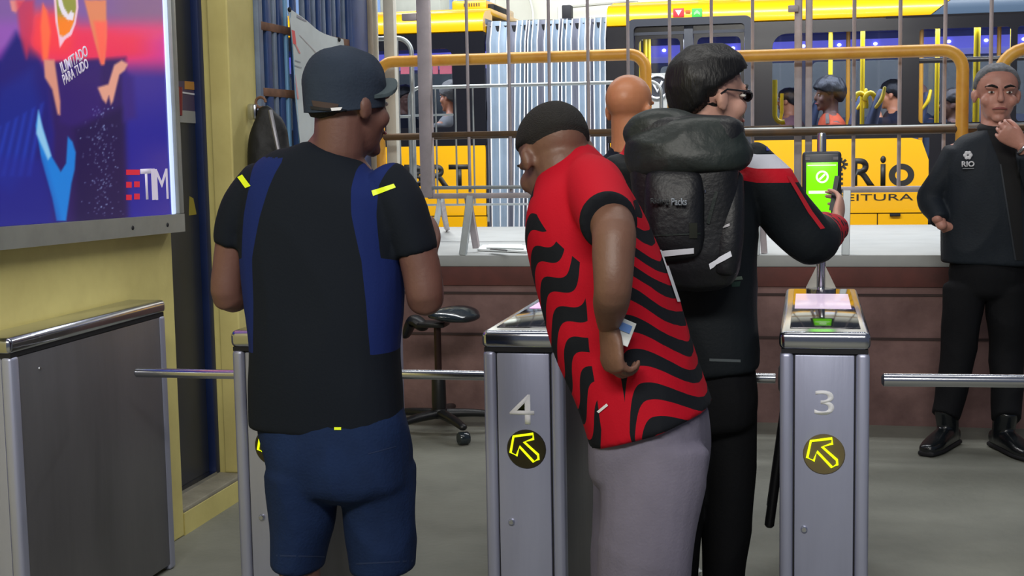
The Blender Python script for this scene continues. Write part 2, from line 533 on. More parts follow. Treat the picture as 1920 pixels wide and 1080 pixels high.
# yellow wall on the left: near run, run beyond the door, lintel side returns
wl = MB().box((WX-0.25, -0.6, 0), (WX, 4.72, 3.2), 0.006).build('wall_left', M['wall'], smooth=0)
structure(wl, 'pale yellow painted wall carrying the advert')
w2 = MB().box((WX-0.25, 5.31, 0), (WX, 5.56, 3.2), 0.006).build('wall_left', M['wall'], smooth=0)
structure(w2, 'pale yellow wall pier between dark door and blue grille')
structure(MB().box((-2.38, 5.295, 0.10), (WX+.004, 5.57, 3.2), 0.006).build('trim_2', mat('bright_yellow_paint', (226, 214, 140), 0.65, var=0.14, vscale=3, col2=(200, 186, 116)), smooth=0), 'brighter yellow corner strip of the pier')
structure(MB().box((WX-0.25, 5.56, 0), (WX-0.02, 7.1, 0.62)).build('wall_left', M['wall'], smooth=0), 'low yellow wall under the blue grille')
structure(MB().box((WX-0.25, 4.72, 0), (WX, 5.31, 0.10), 0.008).build('doorstep', M['step'], smooth=0), 'worn concrete step below the dark door')
structure(MB().box((WX-0.04, 4.72, 0.0), (WX+0.003, 5.31, 0.085)).build('trim_1', M['wall'], smooth=0), 'yellow painted riser of the doorstep')
dr = MB().box((-2.475, 4.6, 0.112), (-2.435, 5.30, 3.2), 0.004).build('door_1', M['door'], smooth=0)
structure(dr, 'dark slate metal door in the yellow wall')
MB().box((-2.44, 5.265, 0.10), (-2.405, 5.308, 3.2), 0.003)\
    .build('door_frame', M['doorblue'], dr)
MB().box((-2.436, 4.6, 0.10), (-2.40, 5.265, 0.113)).build('sill_strip', M['chrome'], dr)
# notice stuck to the door


def door_pt(x, y, off=0.0): 
    p = at_x(x, y, -2.435+off); return p
MB().prism([door_pt(330, 152), door_pt(381, 152), door_pt(380, 232), door_pt(330, 229)], (0.002, 0, 0)).build('notice', mat('notice_purple_grey', (84, 72, 100), 0.5, var=0.1), dr, 0)
MB().prism([door_pt(346, 152, .002), door_pt(378, 155, .002), door_pt(378, 170, .002), door_pt(346, 167, .002)], (0.0015, 0, 0)).build('notice_band', mat('notice_orange', (196, 140, 66), 0.5), dr, 0)
MB().prism([door_pt(330, 206, .002), door_pt(379, 210, .002), door_pt(379, 232, .002), door_pt(330, 229, .002)], (0.0015, 0, 0)).build('notice_foot', mat('notice_grey', (160, 162, 160), 0.5), dr, 0)
MB().prism([door_pt(342, 172, .002), door_pt(369, 176, .002), door_pt(369, 179, .002), door_pt(342, 175, .002)], (0.0015, 0, 0)).build('notice_line', M['letterw'], dr, 0)
MB().prism([door_pt(369, 210, .004), door_pt(376, 211, .004), door_pt(376, 223, .004), door_pt(372, 226, .004), door_pt(368, 222, .004)], (0.0015, 0, 0)).build('notice_crest', M['letter'], dr, 0)
MB().prism([door_pt(355, 368), door_pt(362, 372), door_pt(368, 402), door_pt(354, 404)], (0.0015, 0, 0)).build('sticker_remnant', mat('torn_yellow_sticker', (170, 156, 60), 0.7), dr, 0)
# door pull
p0 = at_x(337, 165, -2.40); p1 = at_x(337, 215, -2.40)
MB().tube([p0+V((-.035, 0, 0)), p0, p1, p1+V((-.035, 0, 0))], 0.011).build('door_handle', mat('red_lit_handle', (150, 70, 66), 0.3, 0.4), dr)

# far station wall behind the bus
wb = MB().box((-12, 16.2, 0), (10, 16.5, 6)).build('wall_back', M['bgwall'], smooth=0)
structure(wb, 'pale station wall far behind the bus')
for k, x in enumerate((-7.4, -6.3, -5.2, -4.1, 0.2, 2.2, 4.2)):
    wn = MB()
    me = plate(rrect(-0.48, -0.8, 0.48, 0.8, 0.01, 1), [rrect(-0.42, -0.74, -0.02, 0.74, 0.01, 1), rrect(0.02, -0.74, 0.42, 0.74, 0.01, 1)], 0.08)
    o = place('window_%d' % (k+1), me, XZ((x, 16.18, 3.3)), M['white'], wb)
    structure(o)
    MB().box((x-0.42, 16.185, 2.56), (x+0.42, 16.195, 4.04)).build('pane', M['bgblue'], o, 0)

# ================================================================== ADVERT LIGHTBOX on the wall
adv = thing('advert_lightbox', 'lit purple and blue phone advert in an aluminium frame on the yellow wall', 'advert', (WX, 4.05, 1.2))
AX = -2.25
Y0, Y1 = 3.1, 4.64
def ad_pt(x, y): return at_x(x, y, AX)
zb0 = ad_pt(10, 424).z; zb1 = ad_pt(320, 402).z
ZT = 2.75
# bottom edge leans a little, as the photo shows
def zb(y): return zb1+(zb0-zb1)*(4.64-y)/(4.64-3.576)
MB().prism([(AX-0.035, Y0-.05, zb(Y0)-.065), (AX-0.035, 4.702, zb(4.702)-.065), (AX-0.035, 4.702, zb(4.702)), (AX-0.035, Y0-.05, zb(Y0))], (0.055, 0, 0)).build('frame_rail', M['alu'], adv)
MB().box((AX-0.035, 4.664, zb1), (AX+0.02, 4.702, ZT), 0.004).build('frame_rail', M['alu'], adv)
MB().box((AX-0.035, Y0-.05, ZT), (AX+0.02, 4.667, ZT+.06), 0.004).build('frame_rail', M['alu'], adv)
MB().box((AX-0.035, Y0-.05, zb(Y0)), (AX+0.02, Y0-0.01, ZT), 0.004).build('frame_rail', M['alu'], adv)
MB().box((AX-0.043, Y0, zb0-0.02), (AX-0.012, 4.664, ZT)).build('backing', M['alu'], adv, 0)
MB().box((AX-0.011, 4.638, zb1), (AX+0.006, 4.664, ZT), 0.003).build('edge_glow', M['edge'], adv)  # light leaking onto the frame's inner edge, drawn as a glowing strip
for yy in (4.56, 4.30): MB().lathe([(0, 0.004), (.006, 0.003), (.008, 0)], (AX+0.02, yy, zb(yy)-.035), (1, 0, 0), 10).build('screw', M['gap'], adv)

# sheet colours: printed motifs and a pink-red band, drawn flat on a fine grid
def sd_poly(px, py, poly):
    poly = np.array(poly, float); n = len(poly); d = np.full(px.shape, 1e9); s = np.ones(px.shape)
    for i in range(n):
        a, b = poly[i], poly[i-1]
        ex, ey = b-a; wx, wy = px-a[0], py-a[1]
        t = np.clip((wx*ex+wy*ey)/(ex*ex+ey*ey), 0, 1)
        d = np.minimum(d, (wx-ex*t)**2+(wy-ey*t)**2)
        c1 = py >= a[1]; c2 = py < b[1]; c3 = ex*wy > ey*wx
        flip = (c1 & c2 & c3) | (~c1 & ~c2 & ~c3); s = np.where(flip, -s, s)
    return s*np.sqrt(d)
NY, NZ = 250, 300
ys = np.linspace(Y0, 4.640, NY); 
gy, gt = np.meshgrid(ys, np.linspace(0, 1, NZ))
zlow = zb1+(zb0-zb1)*(4.64-gy)/(4.64-3.576)
gz = zlow+(ZT-zlow)*gt**1.6
Pn = np.stack([np.full_like(gy, AX), gy, gz], -1)
q = Pn-np.array(CAM); dd = q@np.array(FW); PX = 960+F_PX*(q@np.array(RT))/dd; PY = 540-F_PX*(q@np.array(UP))/dd
C3 = np.zeros(PX.shape+(3,))
def sm(a, b, x): t = np.clip((x-a)/(b-a), 0, 1); return t*t*(3-2*t)
def lay(mask, c):
    global C3
    c = np.array(c, float); C3 = C3*(1-mask[..., None])+c*mask[..., None]
def blob(poly, c, soft=4, op=1.0): lay(sm(soft, -soft, sd_poly(PX, PY, poly))*op, c)
C3[:] = (122, 88, 152)
lay(sm(60, 20, PY)*sm(150, 260, PX), (128, 92, 130))
lay(sm(40, 90, PY), (130, 60, 160))
lay(sm(20, 75, PY)*sm(250, 150, PY)*sm(40, 110, PX), (238, 62, 92))
lay(sm(35, 80, PY)*sm(150, 100, PY)*sm(190, 250, PX), (198, 60, 150))
lay(sm(100, 150, PY), (62, 50, 140))
lay(sm(40, 75, PY)*sm(128, 95, PY)*sm(35, 80, PX)*sm(330, 240, PX), (226, 54, 88))
lay(sm(150, 260, PY), (40, 38, 140))
lay(sm(60, 30, PX)*sm(20, 60, PY)*sm(110, 80, PY), (140, 84, 170))
# darker figures
blob([(30, 60), (70, 95), (95, 150), (100, 430), (-60, 430), (-60, 130), (0, 110)], (38, 34, 112), 10)
blob([(0, 165), (60, 130), (75, 190), (60, 300), (20, 360), (-40, 330)], (34, 44, 134), 16, .8)
for k in range(7):
    x = -20+k*16; blob([(x, 250-k*9), (x+6, 246-k*9), (x-18, 330), (x-26, 330)], (44, 70, 190), 5, .55)
blob([(88, 118), (235, 108), (232, 250), (238, 420), (96, 430), (100, 250)], (48, 32, 92), 8)
blob([(104, 120), (190, 112), (190, 215), (160, 245), (112, 230)], (52, 34, 104), 8)
blob([(140, 240), (232, 200), (240, 430), (140, 430)], (38, 28, 74), 12)
blob([(228, 130), (250, 145), (255, 220), (232, 228)], (56, 40, 120), 8)
lay(sm(60, 20, np.abs(PY-60))*sm(60, 20, np.abs(PX-95)), (238, 64, 74))
# arms and hands
blob([(18, 0), (46, 0), (30, 24), (22, 20)], (214, 132, 128), 3)
blob([(30, 0), (64, 0), (62, 60), (50, 110), (38, 70)], (196, 52, 80), 6, .8)
blob([(80, 6), (88, 20), (95, 60), (90, 112), (80, 112), (76, 50)], (246, 104, 70), 4)
blob([(82, 112), (102, 112), (106, 140), (113, 190), (113, 216), (108, 214), (98, 168), (84, 145)], (206, 140, 122), 3)
blob([(158, 0), (199, 0), (200, 70), (196, 120), (190, 122), (178, 80)], (214, 128, 90), 3)
blob([(176, 40), (200, 40), (199, 90), (194, 121), (188, 118)], (250, 92, 80), 5, .8)
blob([(183, 164), (203, 158), (214, 122), (228, 113), (240, 120), (234, 132), (224, 140), (212, 190), (208, 196), (204, 180), (199, 194), (192, 186)], (214, 152, 132), 3)
# light blue shape
blob([(72, 207), (80, 240), (96, 292), (114, 322), (124, 306), (127, 256), (136, 266), (142, 286), (140, 318), (134, 344), (124, 414), (106, 414), (98, 372), (78, 300), (67, 236)], (34, 120, 206), 2.5)
blob([(72, 207), (80, 240), (96, 292), (90, 300), (68, 250)], (136, 190, 226), 3)
blob([(-10, 290), (78, 300), (110, 420), (-10, 430)], (42, 44, 140), 14, .6)
# sparkles on the dark trousers
rng = np.random.RandomState(3)
for k in range(170):
    a, b = 192+rng.randn()*15, rng.uniform(200, 405); a += (b-300)*0.02
    lay(np.exp(-((PX-a)**2+(PY-b)**2)/1.6)*rng.uniform(.2, .75), (150, 170, 220))
# chat bubble emblem
blob([(99, -30), (144, -30), (147, 14), (142, 44), (134, 66), (122, 74), (112, 90), (110, 72), (104, 40)], (234, 190, 206), 1.5)
bub = [(103, -30), (140, -30), (143, 14), (138, 42), (130, 60), (119, 68), (112, 66), (108, 36)]
inside = sm(1.5, -1.5, sd_poly(PX, PY, bub))
lay(inside, (140, 142, 62)); lay(inside*sm(18, 42, PY), (240, 126, 36))
blob([(108, -6), (114, -8), (120, 14), (128, 27), (133, 20), (139, 26), (137, 37), (128, 38), (117, 27), (110, 10)], (222, 214, 226), 1.5)
E_v = Pn.reshape(-1, 3)
F_i = [(j*NY+i, j*NY+i+1, (j+1)*NY+i+1, (j+1)*NY+i) for j in range(NZ-1) for i in range(NY-1)]
me = bpy.data.meshes.new('printed_sheet'); me.from_pydata([tuple(v) for v in E_v], [], F_i)
ca = me.color_attributes.new('print', 'FLOAT_COLOR', 'POINT')
cc = np.clip(C3/255, 0, 1); cc = np.where(cc <= .04045, cc/12.92, ((cc+.055)/1.055)**2.4)
rgba = np.ones(PX.shape+(4,), np.float32); rgba[..., :3] = cc; ca.data.foreach_set('color', rgba.ravel())
N = Nodes('advert_print', 0.16); s = N.attr('print', 'Color'); N.color(s)
N.b.inputs['Base Color'].default_value = (0, 0, 0, 1)
N.nt.links.new(s, N.b.inputs['Emission Color']); N.b.inputs['Emission Strength'].default_value = 0.62
link('printed_sheet', me, N.m, adv, 0)
LETW = mat('lit_white_print', (214, 206, 226), 0.4, emit=0.35)
LETR = mat('lit_red_print', (214, 30, 56), 0.4, emit=0.4)
# lettering printed on the sheet: local x runs along +Y, y is up
def ad_m(x, y): return frame_m(ad_pt(x, y)+V((0.001, 0, 0)), (0, 1, 0), (0, 0, 1))
def ad_uv(o, x, y): d = ad_pt(x, y)-ad_pt(*o); return (d.y, d.z)
o = (265, 377)
for ch, xa, xb in (('T', 265, 283), ('I', 285, 289), ('M', 292, 313)):
    a = ad_uv(o, xa, 375); b = ad_uv(o, xb, 316)
    fit_text(ch, (a[0], a[1], b[0], b[1]), ad_m(*o), 'lettering', LETW, adv, 0.012 if ch == 'T' else 0.0, 0.001)
for (xa, ya, xb, yb) in ((236, 328, 261, 318), (236, 352, 246, 341), (251, 351, 261, 340), (236, 375, 246, 365), (251, 374, 261, 363)):
    MB().prism([ad_pt(xa, ya)+V((.001, 0, 0)), ad_pt(xb, ya)+V((.001, 0, 0)), ad_pt(xb, yb)+V((.001, 0, 0)), ad_pt(xa, yb)+V((.001, 0, 0))], (0.001, 0, 0)).build('logo_block', LETR, adv, 0)
for s_, ca_, cb_, hh in (('ILIMITADO', (116, 139), (165, 104), 22), ('PARA TUDO', (120, 160), (166, 127), 20)):
    a, b = ad_pt(*ca_), ad_pt(*cb_); ex = (b-a).normalized(); h = (ad_pt(ca_[0], ca_[1]-hh)-a).z
    fit_text(s_, (0, 0, (b-a).length, h), frame_m(a+V((.001, 0, 0)), ex, V((1, 0, 0)).cross(ex)), 'lettering', LETW, adv, 0.02, 0.001)

# ================================================================== GATE LINE: five turnstiles
GF = {}
ARW = [(.40, .88), (-.68, .71), (-.86, -.18), (-.52, -.34), (-.36, .16), (.41, -.66), (.68, -.50), (.66, -.26), (-.10, .42), (.42, .60)]


def turnstile(x0, y0, wdt, num, label, arm_len, arm_r=0.014, lamp=True, screen='screenp', length=1.10, arm_y=0.22, tilt=0.0):
    """x0 = left face, y0 = front face"""
    t = thing('turnstile', label, 'turnstile', (x0+wdt/2, y0+length/2, 0), 'turnstiles in the gate line')
    x1 = x0+wdt; y1 = y0+length; H = 0.875
    # body behind the front sheet, four rounded corner posts
    MB().box((x0+.006, y0+.03, .03), (x1-.006, y1-.03, H), 0.004).build('side_panel', M['steel_dark'], t)
    MB().box((x0+.01, y0+.02, 0), (x1-.01, y1-.02, .03)).build('plinth', M['gap'], t)
    for cx in (x0+.018, x1-.018):
        for cy in (y0+.024, y1-.024):
            MB().box((cx-.018, cy-.024, .02), (cx+.018, cy+.024, H), 0.013, 3).build('corner_post', M['steel'], t)
    MB().box((x0+.036, y0+.012, .03), (x1-.036, y0+.03, H-.002)).build('joint', M['gap'], t)
    MB().box((x0+.040, y0+.003, .03), (x1-.040, y0+.02, H-.008), 0.003).build('front_panel', M['steel'], t)
    # lid
    MB().box((x0-.002, y0-.004, H+.006), (x1+.002, y1+.004, H+.055), 0.016, 4).build('lid', M['chrome'] if lamp else M['steel'], t)
    MB().box((x0+.004, y0+.004, H-.004), (x1-.004, y1-.004, H+.008)).build('joint', M['gap'], t)
    zt = H+.0555
    if screen:
        MB().box((x0+.026, y0+.07, zt-.004), (x1-.022, y1-.04, zt+.002), 0.002).build('display_glass', M['blackglass'], t)
        MB().box((x0+.034, y1-.60, zt+.001), (x1-.034, y1-.20, zt+.0035), 0.001).build('screen', M[screen], t)
    cx = x0+wdt/2
    if num:
        fit_text(num, ((-.040, .668, .030, .752) if num == '4' else (-.026, .705, .026, .772)), XZ((cx, y0+.0025, 0)), 'number', mat('pale_number_paint', (250, 251, 255), 0.7), t, 0.004, .0005)
    if lamp:
        c = V((cx+(.006 if num == '4' else 0), y0+.003, .597)); R = .056
        MB().lathe([(0, .0045), (R-.003, .004), (R, 0)], c, (0, -1, 0), 32).build('lamp_disc', mat('arrow_lamp_lens', (46, 40, 16), 0.3) if num != '3' else mat('lit_lamp_lens', (112, 100, 66), 0.4), t)
        MB().tube([c+V((p[0]*R*.92, -.006, p[1]*R*.92)) for p in ARW], .0036, 6, True).build('led_arrow', M['arrow'], t)
        MB().lathe([(0, .009), (.006, .009), (.0085, .006), (.0095, 0)], (x0+.074 if num != '3' else x0+.066, y0+.003, .388), (0, -1, 0), 16).build('lock', M['chrome'], t)
    # tripod: hub on the left flank with three arms
    if arm_len:
        hub = V((x0+.004, y0+arm_y, .765))
        MB().lathe([(0.045, 0), (.045, .006), (.03, .012), (0, .013)], hub, (-1, 0, 0), 18).build('arm_hub', M['steel_dark'], t)
        d = V((-1, -tilt, 0)).normalized()
        MB().tube([hub+V((-.02, 0, 0)), hub+d*.04, hub+d*(arm_len-.006), hub+d*arm_len], [arm_r, arm_r, arm_r, arm_r*.6], 14).build('arm', M['chrome'], t)
        for sy in (-1, 1):
            d = V((-.10, -.30*sy, -.92)).normalized() if num == '3' else V((-.04, .40+.2*sy, -.92)).normalized()
            if num == '3': d = V((-.084, .02 if sy < 0 else .34, -.98)).normalized()
            MB().tube([hub+V((.014, 0, -.01)), hub+V((.012, 0, -.05)), hub+d*(.435), hub+d*.441], [.012, .014, .014, .009], 12).build('arm', M['black'], t)  # hanging arms coloured black for the shade they hang in
    return t

t5 = turnstile(-1.613, 3.665, .232, None, 'steel turnstile partly hidden behind the man in the dark cap', .42, .0145, length=.94)
t4 = turnstile(-.889, 3.722, .228, '4', 'steel turnstile numbered 4 with the red shirted man leaning over it', .40, .0145)
t3 = turnstile(-.076, 3.766, .236, '3', 'steel turnstile numbered 3 with the green screen reader above it', .44, .0145, screen='screenl')
t2 = turnstile(.752, 3.80, .236, None, 'steel turnstile outside the frame whose bright arm reaches in from the right', .555, .0185, tilt=0.05)
t2['label'] = 'turnstile past the right edge whose bright steel arm crosses before the guard'

# end cabinet against the wall
cb = thing('end_cabinet', 'plain brushed steel cabinet at the end of the gate line against the yellow wall', 'cabinet', (-2.22, 3.88, 0))
cx0, cx1, cy0, cy1 = -2.288, -2.150, 3.406, 4.350
MB().box((cx0+.004, cy0+.02, .02), (cx1-.004, cy1-.01, .885), 0.003).build('side_panel', M['steel_dark'], cb)
for cy in (cy0+.024, cy1-.02):
    MB().box((cx1-.036, cy-.022, .0), (cx1, cy+.022, .885), 0.012, 3).build('corner_post', M['steel'], cb)
MB().box((cx0, cy0+.002, .0), (cx0+.034, cy0+.046, .885), 0.012, 3).build('corner_post', M['steel'], cb)
MB().box((cx0+.034, cy0+.008, .03), (cx1-.036, cy0+.03, .88)).build('front_panel', M['steel'], cb)
MB().box((cx0-.002, cy0-.004, .892), (cx1+.003, cy1+.004, .938), 0.016, 4).build('lid', M['chrome'], cb)
MB().box((cx0+.004, cy0+.006, .88), (cx1-.004, cy1-.004, .895)).build('joint', M['gap'], cb)
MB().lathe([(0, .004), (.005, .003), (.006, 0)], (cx1-.004, cy0+.15, .83), (1, 0, 0), 10).build('rivet', M['chrome'], cb)

# card reader on its pole behind turnstile 3
vr = thing('card_reader', 'card reader with bright green screen on a pole behind the turnstile numbered 3', 'card reader', (.04, 4.83, 0.93))
px_ = .040
MB().lathe([(.05, 0), (.05, .008), (.02, .012), (.0155, .014), (.0155, .52), (.013, .532), (0, .533)], (px_, 4.80, .930), None, 18).build('pole', M['chrome'], vr)
for s in (-1, 1):
    MB().prism([(px_+s*.014, 4.79, .94), (px_+s*.050, 4.79, .94), (px_+s*.014, 4.79, 1.015)], (0, .012, 0)).build('gusset', M['white'], vr, 0)
cz = 1.297
MB().box((px_-.064, 4.745, cz-.108), (px_+.064, 4.785, cz+.104), 0.012, 3).build('housing', M['busgrey'], vr)
MB().box((px_-.050, 4.742, cz-.100), (px_+.052, 4.747, cz+.068), 0.001).build('screen', M['screeng'], vr)
me = plate([(0.021*math.cos(a), .021*math.sin(a)) for a in np.linspace(0, 2*math.pi, 28)[:-1]], [[(0.0145*math.cos(a), .0145*math.sin(a)) for a in np.linspace(0, 2*math.pi, 28)[:-1]]], .002)
place('screen_ring', me, XZ((px_+.002, 4.741, cz+.020)), M['screenw'], vr)
MB().obox((px_+.002, 4.741, cz+.020), (V((.7, 0, .7)), V((-.7, 0, .7)), V((0, 1, 0))), (.013, .0035, .001)).build('screen_tick', M['screenw'], vr, 0)
MB().box((px_-.042, 4.740, cz-.036), (px_+.046, 4.7425, cz-.026)).build('screen_line', M['screenw'], vr, 0)
MB().box((px_-.046, 4.740, cz+.057), (px_+.047, 4.7425, cz+.060)).build('screen_line', M['screenw'], vr, 0)
for s in (-1, 1): MB().box((px_+s*.045-.008, 4.743, cz+.076), (px_+s*.045+.008, 4.7465, cz+.086)).build('reader_light', M['steel_dark'], vr, 0)

# ================================================================== BLUE GRILLE beside the wall, with what hangs on it
GX = -2.29
gr = thing('window_grille', 'blue and grey barred steel grille set beyond the yellow wall', 'grille', (GX, 6.3, .62))
def gp(x, y): return at_x(x, y, GX)
yy = 5.60; k = 0
for px in (486, 500, 512, 523, 534, 550, 567, 577, 587, 597, 606, 616, 625, 634, 643, 652):
    Yb = gp(px, 60).y; wd = (.026 if k % 2 else .013) if px < 545 else (.015 if k % 2 else .008)
    MB().box((GX-.012, Yb-wd, .62), (GX+.012, Yb+wd, 3.1), 0.003).build('bar', mat('light_blue_bar', (116, 166, 206), .5) if px == 534 else (M['bluebar'] if k % 2 else M['greybar']), gr); k += 1
MB().box((GX-.03, 6.78, .62), (GX+.03, 7.03, 3.1), 0.004).build('end_post', M['bluebar'], gr)
for (a, b) in (((487, 47), (539, 61)), ((487, 171), (540, 178))):
    MB().box((GX-.006, 5.60, gp(515, (a[1]+b[1])/2).z-.018), (GX+.014, 6.78, gp(515, (a[1]+b[1])/2).z+.018), .003).build('cross_rail', M['rust'], gr)
MB().box((GX-.02, 5.57, .62), (GX+.02, 5.60, 3.1), .003).build('side_frame', M['greybar'], gr)
MB().box((-2.35, 7.04, .865), (-2.25, 7.095, 3.1), .004).build('corner_post', M['beige'], gr)
MB().box((GX-.03, 5.57, .60), (GX+.03, 7.03, .63), .003).build('bottom_rail', M['bluebar'], gr)

# route map sheet hanging on the bars
ms = thing('route_map', 'large pale paper route map hung crookedly on the blue grille', 'poster', gp(585, 265))
cor = [at_x(539, 14, GX+.04), at_x(641, 74, GX+.05), at_x(646, 330, GX+.04), at_x(562, 330, GX+.04)]
bm = bmesh.new(); GR = []
for j in range(15):
    row = []
    for i in range(11):
        u, v = i/10, j/14
        p = cor[0].lerp(cor[1], u).lerp(cor[3].lerp(cor[2], u), v)
        p += V((.012*math.sin(u*7+v*3)+.006*math.sin(v*9), 0, -.03*math.sin(u*math.pi)*(1-v)*.6)); row.append(p)
    GR.append(row)
vv = [[(bm.verts.new(p), bm.verts.new(p-V((.002, 0, 0)))) for p in row] for row in GR]
for j in range(14):
    for i in range(10):
        for s in (0, 1):
            f = [vv[j][i][s], vv[j][i+1][s], vv[j+1][i+1][s], vv[j+1][i][s]]; bm.faces.new(f if s else f[::-1])
me = bpy.data.meshes.new('sheet'); bm.to_mesh(me); bm.free()
sheet = link('sheet', me, M['poster'], ms, 180)
mtree = bvh_of([sheet])
for nm, quad, mt in (('map_line', [(546, 56), (552, 58), (555, 84), (549, 82)], mat('map_red', (226, 96, 96), .7)),
                     ('map_line', [(552, 82), (555, 84), (563, 100), (560, 100)], mat('map_pink', (228, 150, 150), .7)),
                     ('map_line', [(550, 140), (553, 140), (560, 186), (557, 186)], mat('map_rose', (230, 160, 160), .7)),
                     ('map_line', [(560, 66), (562, 66), (602, 108), (600, 108)], mat('map_grey', (186, 180, 180), .7)),
                     ('map_heading', [(556, 28), (592, 46), (592, 50), (556, 33)], mat('map_head', (150, 150, 160), .7)),
                     ('map_text', [(552, 112), (563, 116), (563, 118), (552, 114)], mat('map_text_grey', (160, 165, 172), .7)),
                     ('map_text', [(552, 122), (565, 126), (565, 128), (552, 124)], mat('map_text_grey2', (160, 165, 172), .7)),
                     ('map_blue_edge', [(541, 24), (544, 24), (566, 326), (563, 326)], mat('map_blue', (116, 176, 216), .7))):
    patch(nm, None, quad, mt, ms, 4, 3, .002, .0015, mtree)
for p in ((543, 18), (636, 74)):
    MB().ell(at_x(*p, GX+.055), (.008, .012, .012), None, 8).build('clip', M['gap'], ms)

# black bag hanging from the grille lock
bgp = thing('shoulder_bag', 'black bag hanging by its strap from the blue grille', 'bag', at_y(505, 300, 5.50))
c = at_y(505, 285, 5.46)
m = MB().limb([(c+V((-.01, 0, .085*1.9)), .035, .03), (c+V((0, 0, .10)), .068, .045), (c, .085, .06), (c+V((.01, 0, -.14)), .095, .065), (c+V((.01, 0, -.20)), .085, .05)], (1, .25, 0), exp=2.8)
me = fuse(m, .008, 3); wrinkle(me, .006, 14, (1, 1, .5)); link('bag_body', me, M['bag'], bgp, 180)
MB().tube([c+V((.07, -.05, -.13)), c+V((.062, -.052, 0)), c+V((.035, -.04, .12)), c+V((.02, -.025, .17))], .010, 8).build('zip_edge', M['steel_dark'], bgp)
MB().tube([c+V((-.02, -.03, .15)), c+V((-.005, -.035, .125)), c+V((.02, -.03, .135)), c+V((.02, 0, .17)), c+V((-.01, .02, .19)), c+V((-.02, -.01, .17))], .005, 8, True).build('strap', mat('teal_strap', (52, 76, 84), .6), bgp)
pk = thing('padlock_and_hook', 'steel hook and padlock holding the black bag on the grille', 'padlock', c+V((-.04, 0, .17)))
MB().box(c+V((-.085, -.02, .135)), c+V((-.045, .02, .20)), .008).build('padlock_body', M['chrome'], pk)
MB().tube(arc(c+V((-.03, 0, .205)), .022, 0, 300, (1, 0, 0), (0, 0, 1), 10), .006, 8).build('hook', M['rust'], pk)

# ================================================================== RAILING on the platform edge
FY = 7.15; PZ = .862
def fp(x, y, Y=None): return at_y(x, y, Y or FY)
def vbar(mb, px, ytop, ybot, r, Y=None, pxb=None):
    a = fp(px, ytop, Y); b = fp(px, ybot, Y); x = (a.x+b.x)/2
    mb.tube([(x, Y or FY, b.z), (x, Y or FY, a.z)], r, 8); return mb
TOPZ = 2.75
fl = thing('railing_panel', 'grey barred railing panel hanging from the thick post before the bellows', 'railing', (-1.2, FY, PZ))
fr_ = thing('railing_panel', 'grey barred railing panel behind the card reader and guard', 'railing', (.6, FY, PZ))
def rail(parent, xa, xb, z, r, m=None, Y=FY, name='rail'):
    MB().box((xa, Y-r, z-r), (xb, Y+r, z+r), r*.4).build(name, m or M['fence'], parent)
xa = fp(800, 250).x; xm = fp(1486, 250).x
MB().box((xa-.034, FY-.03, 1.165), (xa+.032, FY+.03, TOPZ), .006).build('thick_post', M['fence'], fl)
MB().box((fp(757, 33).x, FY-.04, fp(757, 40).z), (xa-.03, FY-.005, fp(757, 27).z), .003).build('clamp', M['fence'], fl)
for px in (877, 955, 1030, 1103, 1178, 1256, 1334, 1411):
    x = fp(px, 150).x
    MB().tube([(x, FY, 1.19), (x, FY, TOPZ)], .0085, 8).build('bar', M['fence'], fl)
rail(fl, xa, xm, fp(900, 367).z, .014)
rail(fl, xa+.03, xm, fp(900, 351).z, .009, M['galv'], FY-.03)
rail(fl, xa+.03, xm, fp(900, 250).z-.004, .014, M['tubedark'])
rail(fl, xa-.03, xm, 2.70, .016)
x5 = fp(1497, 150).x
MB().box((x5-.02, FY-.02, 1.15), (x5+.018, FY+.02, TOPZ), .004).build('thick_post', M['fence'], fr_)
MB().box((x5+.034, FY-.02, 1.15), (x5+.068, FY+.02, TOPZ), .004).build('thick_post', M['fence'], fr_)
MB().box((fp(1478, 18).x, FY-.055, fp(1478, 24).z), (x5, FY-.02, fp(1478, 12).z), .003).build('clamp', M['fence'], fr_)
for px in (1601, 1687, 1771, 1857, 1940):
    x = fp(px, 150).x
    MB().tube([(x, FY, 1.19), (x, FY, TOPZ)], .0095, 8).build('bar', M['fence'], fr_)
x9 = fp(1985, 200).x
rail(fr_, x5, x9, fp(1650, 355).z, .015)
rail(fr_, x5-.02, x9, fp(1600, 240).z, .010, M['galv'], FY-.035)
rail(fr_, x5-.01, x9, fp(1600, 249).z, .012, M['tubedark'])
rail(fl, fp(1390, 243).x, x5-.025, fp(1600, 240).z, .010, M['galv'], FY-.035)
rail(fl, fp(1400, 322).x, x5-.025, fp(1450, 323).z, .012)
rail(fr_, x5-.02, x9, 2.70, .016)
# legs of the railing on the platform
def leg(parent, xt, yt, xb, yb, r, Yt, Yb, m):
    a = at_y(xt, yt, Yt); b = at_z(xb, yb, PZ) if False else at_y(xb, yb, Yb); b.z = max(b.z, PZ+.001)
    d = (b-a).normalized()
    MB().obox((a+b)/2, (d.cross(V((0, 1, 0))).normalized(), d.cross(V((0, 1, 0))).normalized().cross(d), d), (r, r, (b-a).length/2), .002).build('leg', m, parent)
leg(fl, 882, 368, 868, 480, .016, FY-.02, 7.10, M['galv'])
leg(fl, 877, 368, 893, 463, .015, FY+.02, 7.28, M['fence'])
leg(fl, 828, 368, 815, 432, .012, FY+.1, 8.9, M['galv'])
leg(fl, 826, 368, 838, 430, .012, FY+.1, 9.0, M['fence'])
leg(fl, 1420, 355, 1417, 480, .017, FY-.02, 7.10, M['galv'])
leg(fl, 1424, 355, 1433, 474, .014, FY+.02, 7.16, M['fence'])
leg(fr_, 1588, 358, 1585, 480, .017, FY-.02, 7.10, M['galv'])

